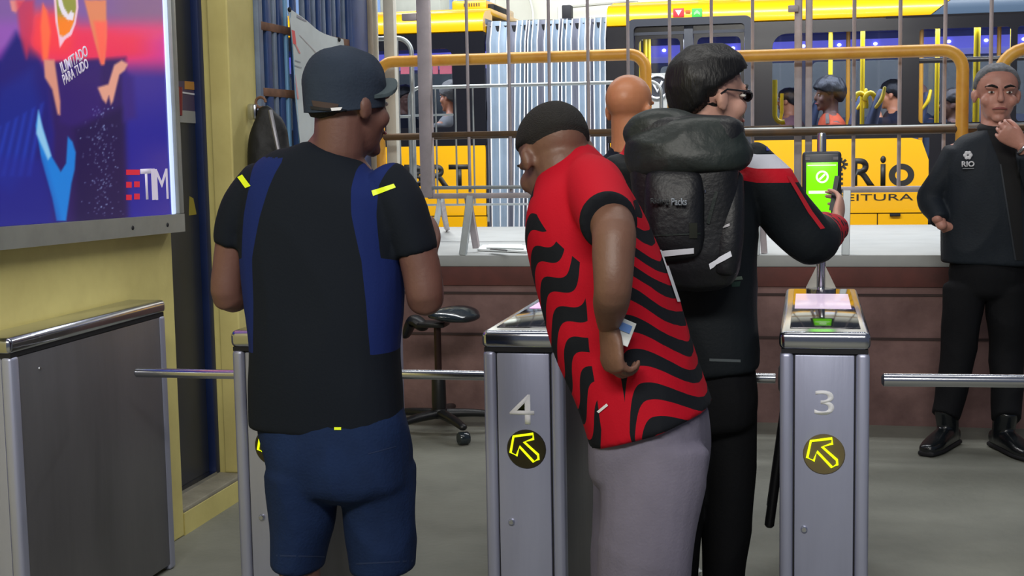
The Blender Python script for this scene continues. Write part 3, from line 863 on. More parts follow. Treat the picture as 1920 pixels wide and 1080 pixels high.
# ================================================================== YELLOW TUBE BARRIERS
def barrier(name_label, xa, xb, zt, zm, Y, r, left_leg=True, right_leg=True, rad=.11, mid=None, y2=0):
    t = thing('tube_barrier', name_label, 'barrier', ((xa+xb)/2, Y, PZ), 'yellow tube barriers')
    pts = []
    pts += [V((xa, Y, PZ)), V((xa, Y, zt-rad-.3)), V((xa, Y, zt-rad-.01))]
    pts += arc((xa+rad, Y, zt-rad), rad, 180, 90, (1, 0, 0), (0, 0, 1))
    pts += arc((xb-rad, Y, zt-rad), rad, 90, 0, (1, 0, 0), (0, 0, 1))
    pts += [V((xb, Y, zt-rad-.01)), V((xb, Y, PZ))]
    MB().tube(pts, r, 14).build('hoop', M['tube'], t, 60)
    MB().tube([(xa, Y, zm), (xb, Y, zm)], r*.62, 12).build('mid_rail', mid or M['tubedark'], t)
    for x in (xa, xb): MB().lathe([(r*2.2, 0), (r*2.2, .008), (r*1.1, .012)], (x, Y, PZ), None, 16).build('foot_plate', M['tubedark'], t)
    return t
barrier('yellow tube barrier running left in front of the bus bellows', fp(703, 270).x, fp(1207, 150).x, fp(1000, 112, 7.24).z+.012, fp(720, 257).z, 7.24, .030, rad=.085)
b2 = barrier('long yellow tube barrier behind the backpack man and card reader', fp(1259, 150, 7.07).x+.012, fp(1800, 150).x, fp(1500, 99, 7.09).z-.012, fp(1600, 246).z, 7.09+.14-.2, .030, rad=.095)
barrier('yellow tube barrier rising behind the guard at the right edge', fp(1866, 150).x, fp(2260, 150).x, fp(1905, 88).z-.014, fp(1600, 246).z, 7.09+.14-.2, .030, rad=.14)

# galvanised crowd barriers and white gate posts on the platform, left
def crowd(label, xa, xb, zt, Y, r, rails, bars, rad):
    t = thing('crowd_barrier', label, 'barrier', ((xa+xb)/2, Y, PZ), 'galvanised crowd barriers')
    pts = [V((xa, Y, PZ)), V((xa, Y, zt-rad-.01))]+arc((xa+rad, Y, zt-rad), rad, 180, 90, (1, 0, 0), (0, 0, 1))
    pts += arc((xb-rad, Y, zt-rad), rad, 90, 0, (1, 0, 0), (0, 0, 1))+[V((xb, Y, zt-rad-.01)), V((xb, Y, PZ))]
    MB().tube(pts, r, 10).build('hoop', M['galv'], t, 60)
    for (a, b, z) in rails: MB().tube([(a, Y, z), (b, Y, z)], r*.6, 8).build('rail', M['galv'], t)
    for (x, z0, z1) in bars: MB().tube([(x, Y, z0), (x, Y, z1)], r*.5, 8).build('bar', M['galv'], t)
    return t
Q = 7.75
def qx(x, y): return at_y(x, y, Q)
crowd('tall galvanised barrier with rounded corner beside the white gate posts', qx(600, 200).x, qx(774, 200).x, qx(700, 73).z, Q, .014,
      [(qx(600, 220).x, qx(774, 220).x, qx(740, 219).z)], [(qx(748, 200).x, PZ+.1, qx(748, 74).z), (qx(690, 200).x, PZ+.1, qx(690, 74).z), (qx(640, 200).x, PZ+.1, qx(640, 74).z)], .085)
Q = 8.1
crowd('long galvanised barrier across the front of the grey bellows', qx(768, 200).x, qx(1240, 200).x, qx(950, 160).z, Q, .011,
      [(qx(768, 220).x, qx(850, 220).x, qx(800, 216).z), (qx(768, 300).x, qx(1240, 300).x, PZ+.22)],
      [(qx(p, 250).x, PZ+.22, qx(p, 162).z) for p in (818, 855, 888)], .07)
wg = thing('gate_post', 'white painted gate post beside the flat cap, thinner of the two', 'post', (qx(703, 200).x, 7.5, PZ))
x = at_y(703, 150, 7.5).x; MB().box((x-.022, 7.48, PZ), (x+.022, 7.52, 2.9), .004).build('post_tube', M['white'], wg)
MB().box((x-.03, 7.45, PZ), (x+.03, 7.55, PZ+.01)).build('foot_plate', M['galv'], wg)
wg = thing('gate_post', 'white painted gate post at the cap brim, thicker of the two', 'post', (qx(733, 200).x, 7.5, PZ))
x = at_y(734, 150, 7.5).x; MB().box((x-.030, 7.47, PZ), (x+.030, 7.53, 2.9), .004).build('post_tube', M['white'], wg)
MB().box((x-.035, 7.44, PZ), (x+.035, 7.56, PZ+.01)).build('foot_plate', M['galv'], wg)

# newspaper on the platform edge
npz = thing('newspaper', 'folded white newspaper lying on the platform edge', 'newspaper', at_y(940, 470, 7.2))
pA = [at_z(895, 470, PZ+.004), at_z(988, 474, PZ+.004), at_z(986, 463, PZ+.004), at_z(905, 462, PZ+.004)]
MB().prism(pA, (0, 0, .010)).build('sheets', M['paper'], npz, 0)
MB().prism([p+V((.02, .01, .0102)) for p in [at_z(905, 470, PZ+.004), at_z(975, 472, PZ+.004), at_z(972, 464, PZ+.004), at_z(910, 464, PZ+.004)]], (0, -.012, .008)).build('sheets', M['paper'], npz, 0)
MB().prism([at_z(918, 468, PZ+.025), at_z(950, 471, PZ+.025), at_z(952, 469, PZ+.025), at_z(920, 466, PZ+.025)], (0, 0, .001)).build('headline', M['letter'], npz, 0)

# ================================================================== DRAFTING STOOL in the hall
stc = at_z(822, 806, 0.0); sx, sy = stc.x, 6.62
sx = at_y(822, 700, sy).x
st = thing('work_stool', 'black vinyl work stool on five castors by the platform', 'stool', (sx, sy, 0))
m = MB()
sc_ = at_y(846, 592, sy)
m.limb([(sc_+V((-.03, .02, .012)), .10, .022), (sc_+V((.0, 0, .016)), .165, .034), (sc_+V((.05, -.02, .006)), .16, .036), (sc_+V((.10, -.04, -.006)), .10, .022)], (.35, 1, 0), seg=20)
link('seat', fuse(m, .008, 5), M['vinyl'], st, 180)
MB().box((sx-.09, sy-.06, sc_.z-.055), (sx+.05, sy+.06, sc_.z-.03), .008).build('seat_plate', M['black'], st)
MB().limb([((sx-.08, sy, sc_.z-.05), .05, .03), ((sx-.13, sy+.02, sc_.z-.03), .06, .03), ((sx-.17, sy+.03, sc_.z-.10), .05, .02)], (0, 1, 0)).build('tilt_lever_housing', M['black'], st)
MB().lathe([(.018, .30), (.018, sc_.z-.04)], (sx, sy, 0), None, 14).build('gas_column', mat('dark_red_column', (52, 34, 32), .35, .4), st)
MB().lathe([(.034, .12), (.037, .16), (.035, .29), (.024, .32), (.02, .322)], (sx, sy, 0), None, 16).build('column_sleeve', M['black'], st)
MB().lathe([(.05, .085), (.055, .1), (.04, .13), (0, .135)], (sx, sy, 0), None, 16).build('base_hub', M['black'], st)
for k in range(5):
    a = math.radians(20+72*k); d = V((math.cos(a), math.sin(a), 0))
    l = MB().limb([(V((sx, sy, .105))+d*.03, .034, .024), (V((sx, sy, .10))+d*.17, .028, .020), (V((sx, sy, .085))+d*.29, .022, .016)], d.cross(V((0, 0, 1)))).build('base_arm', M['black'], st)
    cst = MB().lathe([(.028, -.026), (.032, -.020), (.032, .020), (.028, .026)], V((sx, sy, .032))+d*.295, d.cross(V((0, 0, 1))), 16).build('castor', M['vinyl'], l)

# ================================================================== ARTICULATED BUS
BY = 10.5
def bp(x, y): p = at_y(x, y, BY); return (p.x, p.z)
bus = thing('articulated_bus', 'yellow and black articulated city bus with grey bellows parked behind the platform', 'bus', (-1, 11.75, 0))
ZB, ZB1 = 1.43, 1.545          # top of yellow flank, window sill
ZC0, ZC1 = 2.295, 2.445        # yellow cove above the windows
XL0 = -7.2
XBL = bp(911, 200)[0]; XBR = bp(1139, 200)[0]
XR1 = 4.6
def bplate(name, outer, holes, material, y=BY, th=.03, parent=None):
    return place(name, plate(outer, holes, th), XZ((0, y, 0)), material, parent or bus)
def rect(x0, z0, x1, z1): return [(x0, z0), (x1, z0), (x1, z1), (x0, z1)]
zg = .885
# --- rear section (left in view)
bplate('side_panel', rect(XL0, zg+.004, XBL-.01, ZB), (), M['buskin'])
bplate('skirt_panel', rect(XL0, .32, XBL-.01, zg-.004), (), M['buskin'])
bplate('joint', rect(XL0, zg-.01, XBL-.01, zg+.01), (), M['gap'], BY+.012)
bplate('belt_panel', rect(XL0, ZB, XBL, ZB1-.03), (), M['busdark'])
wins_l = []
for a, b in ((500, 690), (706, 848)):
    x0, z0 = bp(a, 236); x1, z1 = bp(b, 91)
    wins_l.append(rrect(x0, 1.575, x1, z1, (.06, .02, .02, .03)))
x0 = bp(300, 200)[0]; x1 = bp(484, 200)[0]; wins_l.append(rrect(x0, 1.575, x1, bp(400, 100)[1], .03))
bplate('window_band', rect(XL0, ZB1-.03, XBL, ZC0), wins_l, M['busdark'])
for h in wins_l:
    bplate('window_pane', h, (), M['busglass'], BY+.012, .006)
def cove(name, xa, xb, z0, z1, mt, ca=0.0, cb_=0.0):
    prof = [(0, z0), (-.022, z0+.01), (-.03, z0+.05), (-.02, z0+.10), (.01, z1-.012), (.06, z1+.012), (.3, z1+.05), (.3, z0)]
    m = MB()
    A = [m.bm.verts.new((xa+(z-z0)/(z1-z0)*ca, BY+y, z)) for y, z in prof]
    B = [m.bm.verts.new((xb+(z-z0)/(z1-z0)*cb_, BY+y, z)) for y, z in prof]
    n = len(A)
    m.bm.faces.new(A[::-1]); m.bm.faces.new(B)
    for k in range(n): m.bm.faces.new((A[k], A[(k+1) % n], B[(k+1) % n], B[k]))
    return m.build(name, mt, bus)
cove('roof_cove', XL0, XBL-.005, ZC0, ZC1, M['buskin'])
MB().box((XL0, BY+.25, 2.44), (XBL, BY+2.4, 2.50), .02).build('roof_panel', M['buskin'], bus)
x0, z0 = bp(826, 26); x1, z1 = bp(893, 11)
u = MB().box((x0, BY+.35, 2.48), (x1, BY+1.4, 2.575), .015).build('roof_vent_unit', M['buskin'], bus)
for k in range(7): MB().box((x0+.10+k*.02, BY+.345, 2.525), (x0+.108+k*.02, BY+.352, 2.55)).build('vent_slot', M['tubedark'], u)
MB().box((x1-.01, BY+.4, 2.48), (x1+.05, BY+.9, 2.545), .01).build('cable_box', M['gap'], u)
# --- bellows
zt, zb_ = bp(1000, 31)[1]-.02, .45
tops = [918, 934, 950, 966, 976, 984, 989, 996, 1006, 1020, 1034, 1046, 1052, 1060, 1070, 1084, 1096, 1104, 1112, 1124, 1134]
bots = [921, 936, 949, 960, 970, 978, 986, 996, 1008, 1020, 1032, 1045, 1053, 1060, 1072, 1086, 1098, 1108, 1116, 1126, 1135]
bump_ = [908, 922, 941, 958, 968]
MB().box((XBL-.01, BY+.12, zb_), (XBR+.01, BY+2.4, zt-.03)).build('bellows_core', M['gap'], bus)
edges_t = [bp(t, 60)[0] for t in tops]; edges_b = [bp(t, 400)[0] for t in bots]
edges_t = [XBL+.005]+edges_t+[XBR-.003]; edges_b = [XBL+.005]+edges_b+[XBR-.003]
for i in range(len(edges_t)-1):
    m = MB(); rows = []
    for j in range(13):
        v = j/12; xa_ = edges_b[i]*(1-v)+edges_t[i]*v; xb_ = edges_b[i+1]*(1-v)+edges_t[i+1]*v
        wob = .008*math.sin(i*2.3+v*6); z = zb_+(zt-zb_)*v
        dy = 0 if v < .93 else (v-.93)*1.0
        rows.append([m.bm.verts.new((xa_+(xb_-xa_)*k/6+wob*(0 if k in (0, 6) else 1)*.5, BY+.025+dy+.055*(1-abs(k/3-1)**2.2)*(1 if i % 2 else .7)+.01*(k/6), z+(.006*math.sin(i*1.7) if j == 12 else 0))) for k in range(7)])
    for A, B in zip(rows, rows[1:]):
        for k in range(6): m.bm.faces.new((A[k], A[k+1], B[k+1], B[k]))
    top = [m.bm.verts.new(v.co+V((0, .35, .03))) for v in rows[-1]]
    for k in range(6): m.bm.faces.new((rows[-1][k], rows[-1][k+1], top[k+1], top[k]))
    fold = m.build('bellows_fold', M['bellow'] if i % 3 else M['bellow2'], bus, 180)
    pts = []
    for j in range(13):
        v = j/12; dy = 0 if v < .93 else (v-.93)*1.0
        pts.append(V((edges_b[i+1]*(1-v)+edges_t[i+1]*v, BY+.018+dy, zb_+(zt-zb_)*v)))
    if i < len(edges_t)-2: MB().tube(pts, .005, 6).build('piping', M['piping'], fold, 60)
# --- front section (right in view)
xd0 = bp(1177, 200)[0]; xd1 = bp(1412, 200)[0]           # door frame
XY1 = bp(1741, 300)[0]                                    # end of the yellow flank
bplate('side_panel', [(xd1, zg+.004), (XY1-.02, zg+.004), (XY1, zg+.05)]+[(XY1-.03+.03*math.cos(a), ZB-.16+.0*a+.0) for a in (0,)]+[(XY1-.05, ZB-.02), (XY1-.12, ZB), (xd1, ZB)], (), M['buskin'])
bplate('side_panel', rect(XBR+.02, zg+.004, xd0, ZB), (), M['buskin'])
xs = bp(1645, 410)[0]
bplate('skirt_panel', rect(xd1, .32, xs-.004, zg-.004), (), M['buskin'])
bplate('skirt_panel', rect(xs+.004, .32, XY1, zg-.004), (), M['buskin'])
bplate('joint', rect(XBR+.02, zg-.01, XY1, zg+.01), (), M['gap'], BY+.012)
bplate('joint', rect(xs-.008, .32, xs+.008, zg), (), M['gap'], BY+.012)
MB().box((bp(1668, 400)[0], BY-.03, bp(1668, 405)[1]), (bp(1688, 400)[0], BY-.012, bp(1668, 400)[1]), .003).build('flap_handle', M['gap'], bus)
bplate('skirt_panel', rect(XBR+.02, .32, xd0, zg-.004), (), M['buskin'])
bplate('belt_panel', rect(xd1, ZB, XR1, ZB1-.03), (), M['busdark'])
bplate('lower_front_panel', rect(XY1+.004, .32, XR1, ZB), (), M['busdark'])
bplate('belt_panel', rect(XBR, ZB, xd0, ZC0), (), M['busdark'])
wins_r = []
x0 = bp(1448, 200)[0]; x1 = bp(1687, 200)[0]; zt_ = bp(1570, 60)[1]
wins_r.append(rrect(x0, 1.535, x1, zt_, (.03, .10, .09, .03)))
x0 = bp(1722, 200)[0]; x1 = bp(1893, 200)[0]
wins_r.append(rrect(x0, 1.535, x1, zt_, .025))
x0 = bp(1905, 200)[0]; wins_r.append(rrect(x0, 1.535, x0+1.2, zt_, .025))
bplate('window_band', rect(xd1, ZB1-.03, XR1, ZC0), wins_r, M['busdark'])
for h in wins_r: bplate('window_pane', h, (), M['busglass'], BY+.012, .006)
# sliding vent bar and divider of the second window
z = bp(1800, 112)[1]
MB().box((bp(1700, 112)[0], BY-.012, z-.018), (XR1, BY+.02, z+.018), .003).build('window_bar', M['busdark'], bus)
MB().box((bp(1766, 150)[0]-.008, BY-.008, 1.535), (bp(1766, 150)[0]+.008, BY+.02, z)).build('window_divider', M['busgrey'], bus)
XC1 = bp(1741, 30)[0]; XC2 = bp(1795, 0)[0]
cove('roof_cove', XBR+.005, XC1, ZC0, ZC1, M['buskin'], 0, XC2-XC1)
cove('roof_cove', XC1+.008, XR1, ZC0, ZC1, M['busroof'], XC2-XC1, 0)
me_ = M['busdark']
MB().box((XC1-.3, BY-.018, ZC0-.01), (XR1, BY+.02, ZC0+.035), .006).build('drip_rail', M['busdark'], bus)
MB().box((XBR, BY+.25, 2.44), (XR1, BY+2.4, 2.50), .02).build('roof_panel', M['buskin'], bus)
x0 = bp(1302, 0)[0]; x1 = bp(1380, 0)[0]
u = MB().box((x0, BY+.3, 2.48), (x1, BY+1.4, 2.66), .02).build('roof_vent_unit', M['buskin'], bus)
for k in range(8): MB().box((x0+.12+k*.022, BY+.295, 2.52), (x0+.13+k*.022, BY+.302, 2.60)).build('vent_slot', M['tubedark'], u)
# door leaf frame, two leaves
z0 = .34; z1 = bp(1300, 33)[1]
bplate('door_frame', rrect(xd0, z0, xd1, z1, (.06, .06, .01, .01)), [rrect(xd0+.055, z0+.04, xd1-.06, z1-.055, .03)], M['busgrey'], BY-.02, .05)
xm1 = bp(1283, 150)[0]; xm2 = bp(1300, 150)[0]
zh = bp(1250, 62)[1]
MB().box((xd0+.05, BY-.01, zh-.012), (xd1-.05, BY+.02, zh+.010)).build('door_header', M['busgrey'], bus)
bplate('door_fascia', rect(xd0+.04, zh, xd1-.05, z1-.04), (), M['busdark'], BY+.01, .02)
MB().box((xm1, BY-.015, z0), (xm2, BY+.02, z1-.06), .004).build('door_post', M['busgrey'], bus)
for (a, b) in ((xd0+.055, xm1), (xm2, xd1-.06)):
    d = bplate('door_leaf', rect(a+.004, z0+.05, b-.004, zh-.01), [rrect(a+.03, z0+.12, b-.03, zh-.04, .04)], M['busdark'], BY+.005, .02)
    bplate('door_pane', rrect(a+.03, z0+.12, b-.03, zh-.04, .04), (), M['busglass'], BY+.005, .005, d)
# round chrome emblem with its letter, seen on the door
ec = bp(1233, 163); R = bp(1256, 163)[0]-ec[0]
pl = bplate('emblem_panel', rrect(ec[0]-R-.02, ec[1]-R-.10, ec[0]+R+.03, ec[1]+R+.01, .02), (), M['plattop'], BY-.005, .01)
MB().tube(arc((ec[0], BY-.02, ec[1]), R*.92, 0, 345, (1, 0, 0), (0, 0, 1), 23), .011, 8, True).build('emblem_ring', M['chrome'], pl)
bplate('emblem_disc', [(ec[0]+R*.86*math.cos(a), ec[1]+R*.86*math.sin(a)) for a in np.linspace(0, 2*math.pi, 30)[:-1]], (), M['busgrey'], BY-.012, .006, pl)
MB().tube([(ec[0]-R*.42, BY-.02, ec[1]+R*.45), (ec[0], BY-.02, ec[1]-R*.38), (ec[0]+R*.42, BY-.02, ec[1]+R*.45)], .011, 8).build('emblem_letter', M['piping'], pl)
# signs over the door
for (a, b, mt, up) in ((1263, 1283, 'red', -1), (1298, 1317, 'green', 1)):
    x0, z0_ = bp(a, 33); x1, z1_ = bp(b, 16)
    s_ = MB().box((x0, BY-.034, z0_), (x1, BY-.026, z1_), .002).build('door_sign', M[mt], bus)
    cx_, cz_ = (x0+x1)/2, (z0_+z1_)/2; h = (x1-x0)*.30
    if up < 0: tri = [(cx_-h, cz_+h*.8), (cx_+h, cz_+h*.8), (cx_, cz_-h*.9)]
    else: tri = [(cx_-h, cz_-h*.8), (cx_-h, cz_), (cx_, cz_+h*.9), (cx_+h, cz_), (cx_+h, cz_-h*.8), (cx_, cz_-h*.2)]
    bplate('sign_mark', tri, (), M['letterw'] if up < 0 else mat('pale_green_mark', (150, 232, 150), .5), BY-.0355, .002, s_)
MB().box((bp(1286, 23)[0], BY-.033, bp(1286, 25)[1]), (bp(1295, 23)[0], BY-.026, bp(1286, 20)[1])).build('sign_dash', mat('orange_dash', (222, 98, 40), .5), bus)
# lettering on the flanks
def blet(s, xa, ya, xb, yb, bold=.02, spacing=1.0):
    a = bp(xa, ya); b = bp(xb, yb)
    fit_text(s, (a[0], a[1], b[0], b[1]), XZ((0, BY-.0155, 0)), 'lettering', M['letter'], bus, bold, .002, spacing)
for ch, xa, xb in (('B', 760, 799), ('R', 808, 842), ('T', 843, 880)): blet(ch, xa, 350, xb, 308, .035)
blet('R', 1596, 348, 1640, 296, .03); blet('i', 1650, 348, 1661, 292, .03)
c = bp(1690, 328); Ro = bp(1714, 328)[0]-c[0]
bplate('lettering', [(c[0]+Ro*math.cos(a), c[1]+Ro*.92*math.sin(a)) for a in np.linspace(0, 2*math.pi, 30)[:-1]], [[(c[0]+Ro*.5*math.cos(a), c[1]+Ro*.46*math.sin(a)) for a in np.linspace(0, 2*math.pi, 30)[:-1]]], M['letter'], BY-.0155, .002)
blet('PREFEITURA', 1508, 377, 1712, 363, .0)
# flower emblem before the name
c = bp(1577, 308)
for k in range(8):
    a = k*math.pi/4; MB().obox((c[0]+.030*math.cos(a), BY-.0165, c[1]+.030*math.sin(a)), (V((math.cos(a), 0, math.sin(a))), V((-math.sin(a), 0, math.cos(a))), V((0, 1, 0))), (.018, .009, .001)).build('emblem_petal', M['letter'], bus, 0)
for k in range(4): MB().box((c[0]-.012+.004*(k % 2), BY-.0175, c[1]-.08-k*.035), (c[0]+.014, BY-.0155, c[1]-.062-k*.035)).build('emblem_stroke', M['letter'], bus, 0)
# pale chevron mark left of the name
MB().prism([(bp(722, 316)[0], BY-.017, bp(722, 316)[1]), (bp(737, 296)[0], BY-.017, bp(737, 296)[1]), (bp(741, 296)[0], BY-.017, bp(741, 296)[1]), (bp(741, 316)[0], BY-.017, bp(741, 316)[1]), (bp(737, 316)[0], BY-.017, bp(737, 316)[1]), (bp(737, 304)[0], BY-.017, bp(737, 304)[1]), (bp(727, 316)[0], BY-.017, bp(727, 316)[1])], (0, .002, 0)).build('flank_mark', mat('pale_pink_mark', (250, 214, 200), .5), bus, 0)
# inside: floor, far side with windows, ceiling, light strip, leds, poles, seats
for xa_, xb_ in ((XL0, XBL), (XBR, XR1)):
    MB().box((xa_, BY+.05, .66), (xb_, BY+2.42, .70)).build('cabin_floor', M['intdark'], bus, 0)
    MB().box((xa_, BY+.05, 2.36), (xb_, BY+2.42, 2.40)).build('cabin_ceiling', M['interior'], bus, 0)
    hs = []
    x = xa_+.15
    while x < xb_-.5:
        e = min(x+1.25, xb_-.12); hs.append(rrect(x, 1.62, e, 2.12, .04)); x += 1.37
    bplate('far_side', rect(xa_, .88, xb_, 2.36), hs, M['interior'], BY+2.42, .04)
    for h in hs: bplate('far_pane', h, (), M['farglass'], BY+2.42, .006)
    bplate('led_strip', rect(xa_+.02, 2.2, xb_-.02, 2.30), (), M['ledstrip'], BY+2.3, .02)  # blue led strip under the ceiling, drawn as a glowing panel
    bplate('light_strip', rect(xa_+.02, 2.145, xb_-.02, 2.2), (), mat('pale_blue_strip', (150, 150, 226), .4, emit=.5), BY+2.32, .02)
    x = xa_+.2; k = 0
    while x < xb_:
        MB().ell((x, BY+2.27, 2.255), (.020, .012, .016), None, 8).build('led_spot', M['led'], bus); x += .31; k += 1
bplate('partition', rect(-7.15, .9, XBL-.05, 1.55), (), M['intdark'], BY+1.9, .03)
def pole(px, y0, y1, dy, mt='pole', r=.018):
    x = at_y(px, 150, BY+dy).x; za = at_y(px, y1, BY+dy).z; zb2 = at_y(px, y0, BY+dy).z
    MB().tube([(x, BY+dy, max(za, .9)), (x, BY+dy, min(zb2, 2.36))], r, 10).build('grab_pole', M[mt], bus)
for px, dy, mt in ((1198, .5, 'pole'), (1210, .6, 'pole'), (1217, .8, 'pole'), (1557, .9, 'pole'), (1617, .5, 'pole'), (1590, 1.3, 'pole_o'), (1727, 1.2, 'pole_o'), (1757, .5, 'pole'), (1831, .4, 'pole'), (1897, .6, 'pole'), (1872, 1.4, 'pole_o'), (745, .9, 'pole')):
    pole(px, 40, 700, dy, mt, .024 if px in (1831,) else .017)
# curved yellow handles by the window edge
x, z = bp(1447, 195)
MB().tube([(x+.02, BY+.10, z+.18), (x+.02, BY+.10, z-.05)]+arc((x+.075, BY+.10, z-.08), .055, 180, 290, (1, 0, 0), (0, 0, 1)), .018, 8).build('grab_handle', M['pole'], bus)
MB().tube([(x+.07, BY+.16, z+.08), (x+.07, BY+.16, z-.06), (x+.06, BY+.16, z-.12)], .012, 8).build('grab_handle', M['pole'], bus)
def seat(x, dy, yel=True, flip=1):
    s_ = MB().limb([((x, BY+dy, 1.08), .19, .045), ((x-.03*flip, BY+dy, 1.5), .20, .045), ((x-.08*flip, BY+dy, 1.70), .18, .035), ((x-.10*flip, BY+dy, 1.78), .12, .02)], (0, 1, 0), exp=3).build('seat', M['seat'], bus, 60)
    MB().box((x-.42 if flip < 0 else x-.02, BY+dy-.2, 1.05), (x+.02 if flip < 0 else x+.42, BY+dy+.2, 1.12), .02).build('seat_cushion', M['seat'], s_)
    MB().box((x-.03, BY+dy-.04, .7), (x+.03, BY+dy+.04, 1.06)).build('seat_leg', M['intdark'], s_)
    if yel: MB().limb([((x-.06*flip, BY+dy-.2, 1.66), .012, .012), ((x-.10*flip, BY+dy-.2, 1.72), .035, .016), ((x-.12*flip, BY+dy-.2, 1.80), .012, .012)], (0, 1, 0)).build('seat_grip', M['seatyel'], s_)
for px, dy, yel, fl_ in ((1592, .75, True, -1), (1512, 1.95, False, -1), (1712, 1.40, True, -1), (1826, .8, True, -1), (1750, 2.0, False, -1), (884, .7, True, -1), (722, 1.9, True, 1), (640, .6, True, 1), (1625, .42, True, -1)):
    seat(at_y(px, 200, BY+dy).x, dy, yel, fl_)
for dx in (0, .075):
    p = at_y(1612, 196, BY+.38); MB().tube(arc(V((p.x+dx, p.y, p.z)), .085, 160, -20, (.55, .3, 0), (0, 0, 1), 10), .020, 8).build('grab_handle', M['pole'], bus, 60)
# reddish notices and a pale strip light in the rear windows
for a, b in ((752, 768), (812, 822), (825, 848)):
    x0, z0_ = at_y(a, 140, BY+1.2).x, at_y(a, 139, BY+1.2).z; x1, z1_ = at_y(b, 140, BY+1.2).x, at_y(b, 127, BY+1.2).z
    MB().box((x0, BY+1.19, z0_), (x1, BY+1.21, z1_+.02)).build('route_notice', M['pinkblind'], bus, 0)
p0 = at_y(862, 155, BY+.3); p1 = at_y(874, 222, BY+.3)
# wheels below, mostly behind the platform
for px in (640, 1800):
    x = bp(px, 300)[0]
    wh = MB().lathe([(.30, 0), (.44, .02), (.46, .06), (.46, .20), (.42, .24), (.3, .25)], (x, BY+.30, .46), (0, -1, 0), 28).build('tyre', M['black'], bus)
    MB().lathe([(.29, .0), (.25, .05), (.1, .06), (0, .06)], (x, BY+.08, .46), (0, -1, 0), 20).build('wheel_rim', M['galv'], wh)

# pipes on the roof line behind, far side of the station
pr = thing('pipe_rail', 'white pipe handrail above the bus bellows at the far wall', 'rail', (at_y(1050, 15, 15.8).x, 15.8, 0))
pts = [at_y(1050, 60, 15.8), at_y(1050, 14, 15.8), at_y(1052, 12, 15.8), at_y(1140, 4, 15.8), at_y(1200, 2, 15.8)]
MB().tube([V((pts[0].x, 15.8, .0))]+pts[1:]+[V((pts[-1].x+.01, 15.8, 0))], .030, 8).build('pipe', M['white'], pr)
bx = thing('meter_box', 'small dark box under the far white pipe handrail', 'box', at_y(1058, 20, 15.7))
p = at_y(1064, 19, 15.4); MB().box(p+V((-.03, -.05, -p.z)), p+V((.03, .05, -.1))).build('stand', M['galv'], bx); MB().box(p+V((-.05, -.08, -.12)), p+V((.05, .08, .05)), .01).build('housing', M['gap'], bx)
cp = thing('station_column', 'pale grey concrete column of the station behind the bus roof', 'column', (at_y(790, 10, 14.8).x, 14.8, 0))
p = at_y(775, 10, 14.8); MB().box((p.x-.32, 14.6, 0), (p.x+.36, 15.0, 6), .02).build('shaft', mat('pale_grey_concrete', (168, 170, 160), .7, var=.1), cp)
MB().box((p.x-.42, 14.5, 0), (p.x+.46, 15.1, .4), .02).build('foot', M['step'], cp)
cb2 = thing('hanging_cable', 'thin pale cable drooping down the far station wall', 'cable', at_y(995, 10, 16.1))
MB().tube([at_y(985, -60, 16.1), at_y(990, -10, 16.1), at_y(996, 8, 16.1), at_y(999, 24, 16.1), at_y(999, 60, 16.1)], .012, 6).build('cable', M['white'], cb2)

# ================================================================== PEOPLE


def basis(fwd, up=(0, 0, 1)):
    """side (person's right), forward, up - orthonormal, up kept closest"""
    u = V(up).normalized(); f = V(fwd); f = (f-u*f.dot(u)).normalized(); s = f.cross(u); return s, f, u


def head_solids(mb, c, fwd, up, k=1.0, neck=None, nr=.056, wide=1.0):
    s, f, u = basis(fwd, up); c = V(c); s = s*wide
    P = lambda a, b, d: c+(s*a+f*b+u*d)*k
    ax = (s, f, u)
    R = lambda *r: tuple(x*k for x in r)
    mb.ell(P(0, -.012, .038), R(.076, .097, .083), ax, 24)
    mb.ell(P(0, .022, -.035), R(.060, .068, .080), ax, 20)
    mb.ell(P(0, .030, -.078), R(.046, .054, .040), ax, 16)
    mb.ell(P(0, .070, -.102), R(.024, .020, .018), ax, 12)
    mb.limb([(P(0, .084, .022), .009*k, .010*k), (P(0, .100, -.008), .011*k, .012*k), (P(0, .104, -.026), .016*k, .012*k)], s, 10, 3)
    for q in (-1, 1):
        mb.ell(P(q*.030, .078, .024), R(.026, .014, .011), ax, 12)
        mb.ell(P(q*.044, .056, -.030), R(.022, .026, .026), ax, 12)
        mb.ell(P(q*.076, -.012, -.012), R(.009, .021, .029), (s*1, (f*.95-u*.2*0), u), 14)
        mb.ell(P(q*.082, -.018, -.006), R(.007, .014, .022), ax, 10)
    mb.ell(P(0, .086, -.058), R(.026, .012, .010), ax, 12)
    mb.ell(P(0, .083, -.072), R(.023, .012, .009), ax, 12)
    if neck is not None:
        mb.limb([(P(0, -.022, -.03), nr*k, nr*1.05*k), (P(0, -.025, -.09).lerp(V(neck), .25), nr*k, nr*k), (V(neck), nr*1.18*k, nr*1.12*k), (V(neck)+(V(neck)-c)*.25, nr*1.2*k, nr*.85*k)], s, 16, 4)


